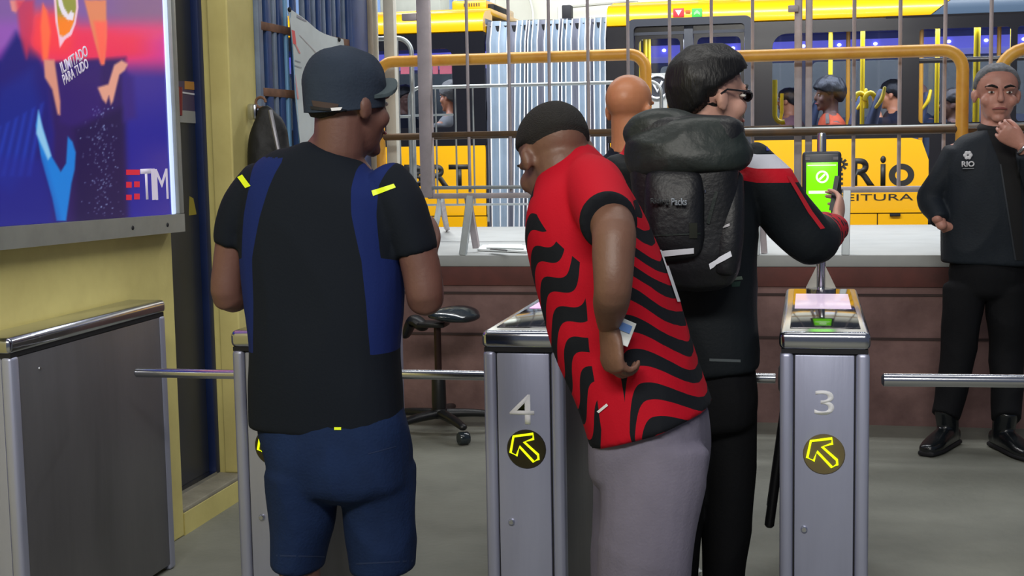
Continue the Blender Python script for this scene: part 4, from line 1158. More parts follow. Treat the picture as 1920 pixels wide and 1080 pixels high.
def face_parts(parent, c, fwd, up, k=1.0, brow=None, wide=1.0):
    s, f, u = basis(fwd, up); c = V(c); s = s*wide
    P = lambda a, b, d: c+(s*a+f*b+u*d)*k
    for q in (-1, 1):
        e = MB().ell(P(q*.031, .0805, .004), (.0115*k, .008*k, .0048*k), (s, f, u), 12).build('eye', EYE_W, parent, 180)
        MB().ell(P(q*.031, .0865, .004), (.0048*k, .004*k, .0046*k), (s, f, u), 10).build('iris', EYE_D, e, 180)
        if brow: MB().limb([(P(q*.014, .0925, .024), .004*k, .004*k), (P(q*.032, .092, .031), .005*k, .005*k), (P(q*.052, .078, .025), .003*k, .003*k)], u, 8, 3).build('eyebrow', brow, parent, 180)
    MB().limb([(P(-.024, .090, -.064), .003*k, .003*k), (P(-.008, .0985, -.061), .005*k, .004*k), (P(.008, .0985, -.061), .005*k, .004*k), (P(.024, .090, -.064), .003*k, .003*k)], u, 8, 3).build('lips', LIP, parent, 180)


def hair_shell(parent, name, material, c, fwd, up, k, thick, line, noise_amp=.002, freq=30, back=0.0, front=0.0, wide=1.0):
    """closed cap over the skull; it dives under the skin below the hair line. line(a) -> height; a = 0 front .. 1 nape"""
    s, f, u = basis(fwd, up); c = V(c); s = s*wide
    bm = bmesh.new(); g = bmesh.ops.create_uvsphere(bm, u_segments=56, v_segments=36, radius=1.0)
    for v in g['verts']:
        n = v.co.copy()
        r = V((n.x*(.076+thick), n.y*(.097+thick)-.012, n.z*(.083+thick*1.1)+.038))
        if n.z < -.25:     # follow the nape
            r = V((n.x*(.072+thick), n.y*(.080+thick)-.02, -.012+(n.z+.25)*.11))
        a = (1-math.cos(math.atan2(abs(n.x), n.y)))/2
        h = line(a)
        ov = r.z-h
        t = max(0.0, min(1.0, ov/.014+.5)); t = t*t*(3-2*t)
        d = noise.noise(V((r.x*freq*k+3, r.y*freq*k, r.z*freq*k)))*noise_amp
        q0 = .80*.086/(.086+thick); inner = V((r.x*q0, (r.y+.012)*q0-.012, r.z*.88+.005))
        r2 = inner.lerp(r*(1+d/.1), t)
        if n.y > 0: r2.y += front*t*max(0, n.z)
        if n.y < 0: r2.y -= back*t*max(0, .6-n.z)
        v.co = c+(s*r2.x+f*r2.y+u*r2.z)*k
    me = bpy.data.meshes.new('h'); bm.to_mesh(me); bm.free()
    return link(name, me, material, parent, 180)


def hand_solids(mb, wrist, d, n, thumb, k=1.0, curl=(.5, .6, .4), spread=.05, thumb_out=.7, thumb_curl=.4):
    """palm and five fingers: d = finger direction, n = direction the palm faces, thumb = +1/-1 side along d x n"""
    d = V(d).normalized(); n = V(n); n = (n-d*n.dot(d)).normalized(); s = d.cross(n)*thumb
    W = V(wrist)
    P = lambda a, b, c_: W+(d*a+s*b+n*c_)*k
    mb.limb([(P(-.035, 0, 0), .026*k, .020*k), (P(.0, .0, 0), .027*k, .019*k), (P(.035, .002, .003), .038*k, .016*k), (P(.075, .0, .0), .041*k, .014*k), (P(.092, 0, 0), .038*k, .011*k)], s, 16, 4)
    for i, (off, L, r) in enumerate(((.031, .070, .0088), (.0105, .079, .0092), (-.0105, .073, .0088), (-.0305, .057, .0078))):
        p = P(.085-.004*abs(i-1.2), off, 0); ang = 0; pts = [(P(.06, off*.9, 0), r*k, r*k), (p, r*1.06*k, r*1.06*k)]
        sp = (1.5-i)*spread
        for j, fr in enumerate((.45, .32, .23)):
            ang += curl[j]
            dr = (d*math.cos(ang)+n*math.sin(ang)+s*sp*math.cos(ang)).normalized()
            p = p+dr*(L*fr*k); rr = r*(1-.11*(j+1))*k; pts.append((p, rr, rr))
        mb.limb(pts, s, 10, 4, (1, 1))
    p = P(.018, .022, .004); pts = [(P(.0, .010, .002), .013*k, .013*k), (p, .0135*k, .0135*k)]
    a = thumb_out
    for j, L in enumerate((.038, .032, .026)):
        dr = (d*math.cos(a)+s*math.sin(a)+n*(.25+thumb_curl*j*.9)).normalized(); p = p+dr*(L*k)
        pts.append((p, (.0118-.0014*j)*k, (.0118-.0014*j)*k)); a -= thumb_curl*.6
    mb.limb(pts, s, 10, 4, (1, 1))


def shoe(parent, name, material, ankle, fwd, k=1.0, sole=None, h=.10, boot=False):
    f = V(fwd).normalized(); s = f.cross(V((0, 0, 1))); a = V(ankle)
    g = V((a.x, a.y, 0))
    P = lambda x, y, z: g+s*x+f*y+V((0, 0, z))
    m = MB()
    m.limb([(P(0, -.085*k, .045), .034*k, .042), (P(0, -.03*k, .055), .038*k, .052), (P(0, .06*k, .047), .043*k, .042), (P(0, .13*k, .036), .046*k, .032), (P(0, .185*k, .030), .036*k, .026)], s, 18, 4, exp=2.6)
    m.limb([(P(0, -.040*k, .05), .040*k, .050*k), (P(0, -.010*k, .13 if not boot else .19), .050*k if boot else .040*k, .056*k if boot else .046*k)], s, 16, 3, (.5, .1))
    o = link(name, fuse(m, .007, 3), material, parent, 180)
    sl = MB().limb([(P(0, -.10*k, .014), .036*k, .0135), (P(0, 0, .014), .040*k, .0135), (P(0, .12*k, .014), .048*k, .0135), (P(0, .20*k, .014), .034*k, .0135)], s, 18, 4, (.6, .6), exp=3).build('sole', sole or M['gap'], o, 60)
    return o


def ringp(xl, xr, y, Y, dep, tilt=0.0, dY=0.0):
    """torso ring from the outline seen at one height: centre, half width, half depth"""
    c = at_y((xl+xr)/2, y+tilt, Y); d = (c-CAM).dot(FW)
    return (c+V((0, dY, 0)), (xr-xl)/2*d/F_PX, dep)


CLOTH = lambda n, c, **k: mat(n, c, .85, var=k.pop('var', .12), vscale=k.pop('vs', 5), bump=k.pop('bump', .12), bscale=220, **k)

# ------------------------------------------------------------------ man in the flat cap (back to us, left)
Y = 3.15
mA = thing('person', 'man in navy shirt, blue shorts and dark cap standing with his back to us', 'person', at_z(640, 1290, 0.0).xyz*0+V((at_y(630, 900, Y).x, Y, 0)))
S = V((1, 0, 0))
shC = at_y(618, 345, Y)
hc = at_y(654, 196, Y+.015); hf = V((.54, .84, -.04)); hu = V((.02, .03, 1))
sm_ = MB()
rings = [(800, 464, 761, .118), (770, 463, 760, .122), (720, 463, 757, .128), (650, 468, 750, .13), (560, 458, 757, .128), (470, 448, 757, .125), (400, 447, 758, .118), (350, 462, 754, .108), (322, 492, 734, .094), (302, 530, 706, .082), (286, 562, 682, .074)]
sm_.limb([(ringp(a, b, y, Y, d)[0], ringp(a, b, y, Y, d)[1], d) for y, a, b, d in rings], S, 28, 4, (.05, .2), exp=2.5)
aR = [at_y(722, 338, Y), at_y(752, 385, Y-.01), at_y(772, 440, Y-.01), at_y(781, 474, Y-.01)]
aL = [at_y(496, 340, Y), at_y(462, 385, Y+.0), at_y(444, 425, Y+.0), at_y(437, 457, Y)]
sm_.limb([(aR[0], .055, .062), (aR[1], .058, .066), (aR[2], .054, .062), (aR[3], .049, .058)], (.9, 0, .4), 18, 4, (.5, .08))
sm_.limb([(aL[0], .055, .062), (aL[1], .056, .066), (aL[2], .050, .062), (aL[3], .044, .058)], (.9, 0, -.4), 18, 4, (.5, .08))
me = fuse(sm_, .008, 5); wrinkle(me, .0035, 7, (1, 1, .6), 3)
co, _ = arrays(me)
cxs = np.interp(co[:, 2], [rg[0].z for rg in [ringp(a, b, y, Y, d) for y, a, b, d in rings]], [rg[0].x for rg in [ringp(a, b, y, Y, d) for y, a, b, d in rings]])
hws = np.interp(co[:, 2], [rg[0].z for rg in [ringp(a, b, y, Y, d) for y, a, b, d in rings]], [max(rg[1], .12) for rg in [ringp(a, b, y, Y, d) for y, a, b, d in rings]])
wv = np.abs(co[:, 0]-cxs)/.182
zt_, zm_, zl_ = at_y(700, 300, Y).z, at_y(735, 480, Y).z, at_y(745, 655, Y).z
inner = np.interp(co[:, 2], [zl_, zm_, (zm_+zt_)/2, zt_, zt_+.012, zt_+.02], [.80, .74, .60, .48, .50, 3.0])
outer = np.interp(co[:, 2], [zl_, zm_-.03, zm_, zt_-.06, zt_], [1.6, 1.6, .95, .86, .95])
msk = np.minimum(wv-inner, outer-wv)
msk = np.minimum(msk, (co[:, 2]-zl_)*6)
msk = np.minimum(msk, 0.02+(zt_+.012-co[:, 2])*9)
set_attr(me, 'panel', msk)
N = Nodes('navy_shirt_with_blue_panels', .85); f = N.op('GREATER_THAN', N.attr('panel'), 0.0)
N.color(N.mix(f, (18, 24, 34), (22, 38, 96))); N.bump(.1, 200)
shirtA = link('shirt', me, N.m, mA, 180)
YEL = mat('lime_reflective_strip', (222, 240, 10), .5, emit=.12)
tA = bvh_of([shirtA])
patch('shoulder_stripe', None, [(696, 358), (738, 345), (742, 352), (699, 368)], YEL, mA, 8, 2, .002, .0015, tA)
patch('shoulder_stripe', None, [(446, 333), (455, 328), (471, 349), (461, 353)], YEL, mA, 5, 3, .002, .0015, tA)
# collar rib
# shorts
sh = MB(); SHM = mat('blue_denim_shorts', (22, 40, 76), .85, spec=.2, var=.25, vscale=7, bump=.2, bscale=150)
w0 = [(772, 478, 756, .112), (820, 490, 768, .125), (860, 500, 772, .13), (900, 504, 772, .125)]
sh.limb([(ringp(a, b, y, Y, d)[0], ringp(a, b, y, Y, d)[1], d) for y, a, b, d in w0], S, 26, 4, (.2, .4), exp=2.4)
LL = [(880, 506, 640, .105), (960, 512, 632, .095), (1010, 516, 618, .088), (1055, 517, 608, .084)]
RL = [(880, 632, 772, .110), (960, 640, 773, .098), (1020, 646, 774, .092), (1072, 654, 774, .088)]
for L, dY in ((LL, -.02), (RL, .02)):
    sh.limb([(ringp(a, b, y, Y, d, 0, dY)[0], ringp(a, b, y, Y, d)[1], d) for y, a, b, d in L], S, 20, 4, (.3, .05))
me = fuse(sh, .008, 4); wrinkle(me, .005, 9, (1, 1, .7), 9)
shortsA = link('shorts', me, SHM, mA, 180)
tS = bvh_of([shortsA])
HEM = mat('shorts_hem', (24, 42, 78), .85)
patch('label_tab', None, [(627, 801), (640, 801), (640, 806), (627, 806)], YEL, mA, 3, 2, .003, .002, tS)
patch('pocket_seam', None, [(690, 850), (742, 836), (742, 838), (690, 852)], HEM, mA, 6, 1, .001, .001, tS)
patch('hem_band', None, [(655, 1056), (774, 1050), (774, 1053), (655, 1059)], HEM, mA, 8, 1, .001, .001, tS)
patch('hem_band', None, [(518, 1040), (608, 1042), (608, 1045), (518, 1043)], HEM, mA, 8, 1, .001, .001, tS)
# body
b = MB()
nk = at_y(626, 292, Y+.005)
head_solids(b, hc, hf, hu, 1.03, nk+V((0, 0, .0)), .060)
tors = [(ringp(a, b2_, y, Y, d)[0]+V((0, .01, 0)), ringp(a, b2_, y, Y, d)[1]*.76, d*.74) for y, a, b2_, d in rings[1:-2]]
b.limb(tors, S, 20, 3)
b.limb([(at_y(628, 770, Y), .14, .09), (at_y(634, 860, Y), .15, .10)], S, 18, 4)
elR = at_y(797, 560, Y-.01); wrR = elR+V((-.055, .235, .075)); elL = at_y(428, 555, Y); wrL = elL+V((.08, .23, .05))
b.limb([(aR[1], .030, .03), (aR[2], .044, .050), (at_y(790, 505, Y-.01), .047, .050), (elR, .044, .044), (elR.lerp(wrR, .3), .043, .043), (elR.lerp(wrR, .75), .032, .032), (wrR, .026, .024)], (1, 0, .3), 16, 4)
b.limb([(aL[1], .030, .03), (aL[2], .042, .048), (at_y(432, 495, Y), .042, .048), (elL, .040, .042), (elL.lerp(wrL, .3), .042, .042), (elL.lerp(wrL, .75), .032, .032), (wrL, .026, .024)], (1, 0, -.3), 16, 4)
kL, kR = at_y(562, 1040, Y-.02), at_y(712, 1050, Y+.02)
aLk, aRk = V((kL.x-.01, Y-.05, .09)), V((kR.x+.01, Y+.06, .09))
for kk, an, dY in ((kL, aLk, -.02), (kR, aRk, .02)):
    b.limb([(V((kk.x, Y+dY, .78)), .075, .085), (kk+V((0, 0, .06)), .054, .062), (kk, .050, .056), (kk+V((0, -.012, -.12)), .050, .056), (kk.lerp(an, .6), .040, .044), (an, .031, .036)], S, 16, 4)
body = fuse(b, .007, 3)
h = MB(); hand_solids(h, wrR, V((-.35, .85, .25)), V((-.6, -.1, .75)), 1, 1.0, (.45, .55, .35))
hand_solids(h, wrL, V((.35, .85, .25)), V((.6, -.1, .75)), -1, 1.0, (.45, .55, .35))
link('body', join_meshes([body, fuse(h, .0042, 2)]), SKIN_A, mA, 180)
face_parts(mA, hc, hf, hu, 1.03, HAIR_BUZZ)
for an in (aLk, aRk): shoe(mA, 'shoe', M['gap'], an, (.06, 1, 0), 1.0, M['white'])
hair_shell(mA, 'hair', HAIR_BUZZ, hc, hf, hu, 1.03, .0035, lambda a: .045-.085*a, .001)
# cap: crown, band, brim
s_, f_, u_ = basis(hf, hu)
CAPM = mat('charcoal_cap_cloth', (47, 57, 73), .85, spec=.2, var=.22, vscale=6, bump=.2, bscale=160)
bm = bmesh.new(); g = bmesh.ops.create_uvsphere(bm, u_segments=48, v_segments=30, radius=1.0)
for v in g['verts']:
    n = v.co.copy()
    z = n.z*.090+.044 if n.z > 0 else n.z*.055+.044
    fl = 1.0+.06*max(0, -n.z)*0
    fr = .5+.5*n.y
    r = V((n.x*.0845, n.y*.1040-.012, z))
    if n.z < 0:
        r.x = n.x/max(1e-4, math.hypot(n.x, n.y))*(.0845-.004*min(1, -n.z*1.3))*(1 if n.z > -.93 else .6); r.y = n.y/max(1e-4, math.hypot(n.x, n.y))*(.1040-.004*min(1, -n.z*1.3))*(1 if n.z > -.93 else .6)-.012
        r.z = .044-(1-(1+n.z)**1.0)*(.060+.030*(1-fr)-.026*fr)
    d = noise.noise(V((n.x*2.2, n.y*2.2, n.z*2.2+5)))*.007*max(0, n.z+.3)
    r += n*d
    v.co = hc+(s_*r.x+f_*r.y+u_*r.z)*1.03
me = bpy.data.meshes.new('c'); bm.to_mesh(me); bm.free()
cap = link('cap', me, CAPM, mA, 180)
bm = bmesh.new(); TOP = []; BOT = []
for j in range(6):
    ra, rb = [], []
    for i in range(17):
        a = math.radians(-78+156*i/16); t = j/5
        x = math.sin(a)*(.084+.010*t*math.cos(a)); yy_ = math.cos(a)*.096+t*.040*max(0, math.cos(a))**.6-.012
        z = .060+.004*t-6.6*x*x
        for lst, dz in ((ra, .004), (rb, -.004)): lst.append(bm.verts.new(hc+(s_*x+f_*yy_+u_*(z+dz))*1.03))
    TOP.append(ra); BOT.append(rb)
for j in range(5):
    for i in range(16):
        bm.faces.new((TOP[j][i], TOP[j][i+1], TOP[j+1][i+1], TOP[j+1][i])); bm.faces.new((BOT[j][i], BOT[j+1][i], BOT[j+1][i+1], BOT[j][i+1]))
for i in range(16): bm.faces.new((TOP[5][i], TOP[5][i+1], BOT[5][i+1], BOT[5][i])); bm.faces.new((TOP[0][i+1], TOP[0][i], BOT[0][i], BOT[0][i+1]))
for j in range(5):
    bm.faces.new((TOP[j][0], TOP[j+1][0], BOT[j+1][0], BOT[j][0])); bm.faces.new((TOP[j+1][16], TOP[j][16], BOT[j][16], BOT[j+1][16]))
me = bpy.data.meshes.new('b'); bmesh.ops.recalc_face_normals(bm, faces=bm.faces); bm.to_mesh(me); bm.free()
link('brim', me, mat('grey_green_brim', (62, 76, 82), .8, var=.12), cap, 60)
tC = bvh_of([cap])
patch('strap_opening', None, [(585, 188), (635, 195), (632, 206), (588, 199)], mat('brown_strap_gap', (66, 52, 48), .8), cap, 6, 3, .002, .001, tC)
patch('strap', None, [(583, 199), (650, 206), (648, 211), (585, 205)], M['gap'], cap, 6, 2, .003, .002, tC)
patch('buckle', None, [(620, 202), (641, 201), (638, 207), (622, 208)], M['letterw'], cap, 3, 2, .005, .002, tC)
# small phone held in front of him
ph = thing('mobile_phone', 'phone held in front of the man in the dark cap', 'phone', wrR+V((-.06, .10, .05)))
o = wrR+V((-.045, .085, .045))
MB().obox(o, basis((-.3, .8, .4), (-.5, -.3, .8)), (.036, .072, .0045), .004).build('casing', M['black'], ph)

# ------------------------------------------------------------------ man in the red and black striped shirt, leaning left over turnstile 4
Y = 3.3
mB = thing('person', 'man in red and black wavy striped shirt and grey trousers leaning over the gate', 'person', V((at_y(1215, 900, Y).x, Y, 0)))
fB = V((-.99, .10, 0)).normalized(); rB = fB.cross(V((0, 0, 1)))       # rB: his right, away from us
axis = [(1222, 792, .185, .150), (1190, 700, .185, .150), (1160, 620, .185, .156), (1140, 555, .18, .156), (1112, 480, .185, .146), (1094, 410, .185, .132), (1082, 355, .160, .110), (1070, 312, .110, .078), (1062, 288, .068, .058)]
axp = [at_y(x, y, Y) for x, y, a, b_ in axis]
sm_ = MB()
sm_.limb([(p, q[2], q[3]) for p, q in zip(axp, axis)], rB, 30, 4, (.04, .2), exp=2.35)
shB = at_y(1118, 362, 3.19); slE = at_y(1143, 418, 3.035)
sm_.limb([(at_y(1096, 350, 3.26), .070, .080), (shB, .072, .084), (shB.lerp(slE, .6), .068, .080), (slE, .064, .074)], (1, 0, .2), 22, 4, (.5, .05))
shF = at_y(1072, 372, 3.44); slF = at_y(1080, 440, 3.50)
sm_.limb([(at_y(1085, 350, 3.36), .070, .078), (shF, .068, .076), (slF, .060, .068)], (1, 0, .2), 18, 4, (.5, .05))
me = fuse(sm_, .007, 5); wrinkle(me, .004, 6, (1, 1, .8), 11)
co, no = arrays(me)
Hh, Nn = np.array(axp[0]), np.array(axp[-1]); ad_ = (Nn-Hh)/np.linalg.norm(Nn-Hh)
cs = np.array([list(p) for p in axp]); sv_ax = (cs-Hh)@ad_
sv = (co-Hh)@ad_
cen = np.stack([np.interp(sv, sv_ax, cs[:, k]) for k in range(3)], 1)
back = np.array((-fB).to_tuple()); back = back-ad_*(back@ad_); back /= np.linalg.norm(back)
hd = np.interp(sv, sv_ax, [q[3] for q in axis])
wv = ((co-cen)@back)/np.maximum(hd, .08)
set_attr(me, 'wv', wv); set_attr(me, 'sv', sv)
far = ((co-cen)@np.array(rB)); set_attr(me, 'near', -far)
# sleeve trim distance along each sleeve
def along(a, b_): 
    d = (b_-a); L = d.length; d = np.array(d)/L
    q = co-np.array(a); t = q@d; r = np.linalg.norm(q-np.outer(t, d), axis=1)
    return np.where(r < .125, t-L, -1)
set_attr(me, 'cuff', np.maximum(along(shB, slE), along(shF, slF)))
N = Nodes('red_black_wavy_shirt', .8); wv_, sv_ = N.attr('wv'), N.attr('sv')
# side seam panel: plain red, narrow in the middle of the flank; plain yoke on top
isb = N.op('GREATER_THAN', wv_, N.op('ADD', N.op('MULTIPLY', sv_, 1.4), -.30))
nisb = N.op('SUBTRACT', 1.0, isb)
bk_ = N.op('SUBTRACT', wv_, .38)
bkl = N.op('MULTIPLY', N.op('POWER', N.op('MAXIMUM', N.op('MULTIPLY', bk_, -1.0), 0.0), 2.0), 2.6)
bk_ = N.op('MULTIPLY', N.op('ADD', N.op('POWER', N.op('MAXIMUM', bk_, 0.0), 2.0), bkl), N.op('ADD', .22, N.op('MULTIPLY', sv_, .45)))
fr_w = N.op('ADD', N.op('MULTIPLY', wv_, -.10), N.op('MULTIPLY', N.op('SINE', N.op('ADD', N.op('MULTIPLY', wv_, 6.5), N.op('MULTIPLY', sv_, 6.0))), .026))
hgt = N.op('ADD', N.op('MULTIPLY', isb, bk_), N.op('MULTIPLY', nisb, fr_w))
ph_ = N.op('MULTIPLY', N.op('ADD', sv_, hgt), 2*math.pi/.082)
st_ = N.op('GREATER_THAN', N.op('SINE', ph_), -.02)
seam = N.op('ADD', N.op('MULTIPLY', sv_, 1.4), -.30)
wid = N.op('SUBTRACT', .24, N.op('MULTIPLY', sv_, .16))
pl_ = N.op('GREATER_THAN', N.op('ABSOLUTE', N.op('SUBTRACT', wv_, seam)), wid)
yk_f = N.op('LESS_THAN', N.op('ADD', sv_, N.op('MULTIPLY', N.op('MAXIMUM', N.op('ADD', wv_, 1.0), 0.0), .21)), .665)
yk_b = N.op('LESS_THAN', sv_, .525)
yk = N.op('ADD', N.op('MULTIPLY', isb, yk_b), N.op('MULTIPLY', nisb, yk_f))
msk = N.op('MULTIPLY', N.op('MULTIPLY', st_, pl_), yk)
cuff = N.op('GREATER_THAN', N.attr('cuff'), -.009)
msk = N.op('MAXIMUM', msk, cuff)
N.color(N.mix(msk, (184, 12, 36), (22, 25, 32))); N.bump(.08, 220)
shirtB = link('shirt', me, N.m, mB, 180)
tB = bvh_of([shirtB])
patch('back_number_edge', None, [(1233, 462), (1239, 462), (1274, 566), (1268, 566)], M['letterw'], mB, 2, 14, .003, .002, tB)
patch('chest_mark', None, [(1120, 771), (1138, 756), (1141, 760), (1124, 774)], M['letterw'], mB, 5, 2, .003, .002, tB)
patch('collar_mark', None, [(1027, 300), (1034, 296), (1036, 301), (1030, 306)], M['letterw'], mB, 3, 2, .003, .002, tB)
patch('collar_mark', None, [(1038, 294), (1044, 289), (1046, 293), (1041, 298)], M['letterw'], mB, 3, 2, .003, .002, tB)
# trousers
tr = MB(); TRM = mat('grey_trouser_cloth', (116, 112, 130), .85, spec=.2, var=.16, vscale=5, bump=.15, bscale=160)
tr.limb([(at_y(1218, 768, Y), .155, .132), (at_y(1218, 830, Y), .165, .140), (at_y(1214, 890, Y), .155, .134)], rB, 26, 4, (.2, .4), exp=2.3)
for L in ([(1226, 840, 3.22, .085, .128), (1222, 920, 3.21, .09, .120), (1215, 1000, 3.20, .088, .112), (1205, 1080, 3.20, .084, .108), (1200, 1200, 3.20, .078, .10), (1196, 1300, 3.20, .075, .098)],
          [(1205, 840, 3.40, .085, .126), (1196, 920, 3.42, .088, .114), (1188, 1000, 3.44, .086, .104), (1180, 1080, 3.46, .082, .098), (1172, 1180, 3.46, .078, .094), (1168, 1260, 3.46, .076, .092)]):
    tr.limb([(at_y(x, y, yy), a, b_) for x, y, yy, a, b_ in L], rB, 20, 4, (.3, .05))
me = fuse(tr, .008, 4); wrinkle(me, .007, 6, (1, 1, .7), 21)
trB = link('trousers', me, TRM, mB, 180)
tT = bvh_of([trB])
patch('pocket_slit', None, [(1165, 772), (1170, 772), (1186, 800), (1182, 800)], mat('pocket_shadow_cloth', (52, 48, 58), .9), mB, 1, 5, .001, .001, tT)
# body
b = MB()
hcB = at_y(1038, 298, 3.30); hfB = V((-.50, .66, -.56)); huB = V((-.26, .42, .86))
nkB = at_y(1066, 300, 3.31)
head_solids(b, hcB, hfB, huB, 1.06, nkB, .060)
b.limb([(p, q[2]*.82, q[3]*.80) for p, q in zip(axp[1:-1], axis[1:-1])]+[], rB, 20, 3)
b.limb([(axp[1], .12, .10), (at_y(1212, 840, Y), .12, .09), (at_y(1208, 880, Y), .12, .08)], rB, 16, 3)
elB = at_y(1149, 540, 2.965); wrB = at_y(1141, 608, 3.06)
b.limb([(shB, .052, .055), (at_y(1149, 425, 3.03), .050, .052), (at_y(1150, 480, 2.985), .047, .048), (elB, .042, .042), (elB.lerp(wrB, .45), .040, .040), (wrB, .027, .025)], (1, 0, 0), 18, 4)
elF = at_y(1078, 530, 3.50); wrF = at_y(1092, 600, 3.58)
b.limb([(shF, .05, .05), (elF, .042, .042), (elF.lerp(wrF, .4), .041, .041), (wrF, .027, .025)], (1, 0, 0), 16, 4)
for L in ((1215, 3.21), (1190, 3.44)):
    b.limb([(at_y(L[0], 880, L[1]), .055, .06), (at_y(L[0]-6, 1050, L[1]), .055, .06), (V((at_y(L[0]-8, 1050, L[1]).x, L[1], .28)), .052, .058), (V((at_y(L[0]-8, 1050, L[1]).x, L[1], .09)), .033, .038)], rB, 16, 4)
body = fuse(b, .007, 3)
h = MB()
hand_solids(h, wrB, V((.10, -.05, -.98)), V((.72, .62, .1)), -1, 1.08, (.75, 1.0, .7), .03, .6, .5)
hand_solids(h, wrF, V((.2, .3, -.9)), V((0, -1, 0)), 1, 1.05, (.5, .6, .4))
link('body', join_meshes([body, fuse(h, .0042, 2)]), SKIN_B, mB, 180)
face_parts(mB, hcB, hfB, huB, 1.06, HAIR_BUZZ)
hair_shell(mB, 'hair', HAIR_BUZZ, hcB, hfB, huB, 1.06, .005, lambda a: .055-.060*a, .001)
for p in ((1207, 3.21), (1182, 3.44)): shoe(mB, 'shoe', M['black'], V((at_y(p[0], 1050, p[1]).x, p[1], .09)), (-.9, .4, 0), 1.05, M['white'])
cdB = thing('fare_card', 'white and blue fare card in the hand of the striped shirt man', 'card', at_y(1174, 625, 3.04))
cax = basis((.35, .2, .9), (.4, -.9, .1))
MB().obox(at_y(1173, 624, 3.055), cax, (.016, .028, .0015), .001, 1).build('card_body', M['paper'], cdB, 0)
MB().obox(at_y(1171, 614, 3.053), cax, (.0155, .009, .0019)).build('card_band', mat('card_blue', (110, 150, 220), .4), cdB, 0)

# ------------------------------------------------------------------ man with the backpack
Y = 3.9
mC = thing('person', 'dark haired man in glasses and black jacket with red white shoulders tapping the reader', 'person', V((at_y(1330, 900, Y).x, Y, 0)))
SCs = V((1, -.12, 0)).normalized()
rg = [(694, 1214, 1420, .125), (640, 1206, 1419, .128), (550, 1192, 1416, .125), (450, 1170, 1418, .125), (380, 1160, 1420, .122), (320, 1158, 1424, .112), (288, 1182, 1416, .096), (262, 1230, 1392, .078), (244, 1272, 1378, .066)]
RC = [(ringp(a, b_, y, Y, d)[0], ringp(a, b_, y, Y, d)[1], d) for y, a, b_, d in rg]
sm_ = MB(); sm_.limb(RC, SCs, 28, 4, (.04, .2), exp=2.5)
shC = at_y(1398, 312, Y); elC = at_y(1516, 446, 3.96); wrC = at_y(1566, 426, 4.19)
sm_.limb([(shC, .078, .085), (at_y(1436, 348, 3.91), .077, .085), (at_y(1478, 404, 3.94), .074, .080), (elC, .068, .075), (elC.lerp(wrC, .25)+V((.005, 0, -.004)), .064, .066), (elC.lerp(wrC, .7), .050, .050), (wrC, .038, .040)], (.6, 0, .8), 20, 5, (.5, .05))
shL = at_y(1180, 315, Y); elL = at_y(1138, 470, 3.92); wrL = at_y(1134, 600, 4.0)
sm_.limb([(shL, .074, .08), (elL, .062, .066), (wrL, .042, .044)], (1, 0, 0), 18, 5, (.5, .05))
# standing collar
me = fuse(sm_, .0075, 4); wrinkle(me, .006, 6, (1, 1, .8), 31)
co, _ = arrays(me)
dx_ = co[:, 0]-at_y(1420, 300, Y).x
zx = co[:, 2]-(at_y(1420, 300, Y).z-.020)+np.where(dx_ < 0, dx_*.22, dx_*.02)
set_attr(me, 'band', zx)
dd_ = (elC-wrC); dd_n = np.array(dd_)/dd_.length; tt = (co-np.array(wrC))@dd_n
q_ = co-np.array(wrC)-np.outer(tt, dd_n); rr = np.linalg.norm(q_, axis=1)
set_attr(me, 'cuff', np.where((rr < .09) & (co[:, 1] > 3.98), tt, 1.0))
N = Nodes('black_jacket_red_white_yoke', .6); z_ = N.attr('band')
wband = N.op('MULTIPLY', N.op('GREATER_THAN', z_, -.002), N.op('LESS_THAN', z_, .036))
rband = N.op('MULTIPLY', N.op('GREATER_THAN', z_, -.040), N.op('LESS_THAN', z_, -.002))
cb_ = N.op('LESS_THAN', N.attr('cuff'), .17)
nz = N.nt.nodes.new('ShaderNodeTexNoise'); nz.inputs['Scale'].default_value = 34
tcn = N.nt.nodes.new('ShaderNodeTexCoord'); N.nt.links.new(tcn.outputs['Object'], nz.inputs['Vector'])
cb_ = N.op('MULTIPLY', cb_, N.op('GREATER_THAN', nz.outputs['Fac'], .43))
c1 = N.mix(wband, (26, 31, 36), (214, 216, 228)); c2 = N.mix(N.op('MAXIMUM', rband, cb_), c1, (196, 22, 40)); N.color(c2); N.bump(.12, 120)
jkC = link('jacket', me, N.m, mC, 180)
tJ = bvh_of([jkC])
REDM = mat('red_sleeve_piping', (190, 24, 40), .7)
patch('sleeve_piping', None, [(1474, 330), (1483, 332), (1522, 396), (1514, 398)], REDM, mC, 2, 6, .002, .002, tJ)
patch('sleeve_piping', None, [(1514, 398), (1522, 396), (1546, 428), (1538, 430)], REDM, mC, 2, 6, .002, .002, tJ)
patch('shoulder_badge', None, [(1436, 276), (1442, 276), (1442, 283), (1436, 283)], mat('blue_badge', (60, 70, 170), .6), mC, 2, 2, .002, .002, tJ)
patch('hem_light_band', None, [(1330, 672), (1388, 674), (1388, 679), (1330, 677)], mat('dull_hem_band', (84, 92, 96), .7), mC, 6, 1, .002, .002, tJ)
patch('jacket_badge', None, [(1370, 520), (1390, 518), (1392, 524), (1371, 526)], mat('pale_green_badge', (104, 118, 106), .7), mC, 4, 1, .002, .002, tJ)
patch('jacket_badge', None, [(1370, 529), (1388, 527), (1386, 537), (1372, 538)], mat('green_badge', (34, 62, 54), .7), mC, 4, 1, .002, .002, tJ)
col_c = at_y(1330, 248, Y)
COLM = mat('jacket_collar_cloth', (30, 36, 40), .7)
m = MB(); pts = [col_c+V((math.cos(a)*.072, math.sin(a)*.062-.0, .004*math.sin(a))) for a in np.linspace(0, 2*math.pi, 25)[:-1]]
m.tube(pts, .019, 10, True); m.build('collar', COLM, mC, 180)
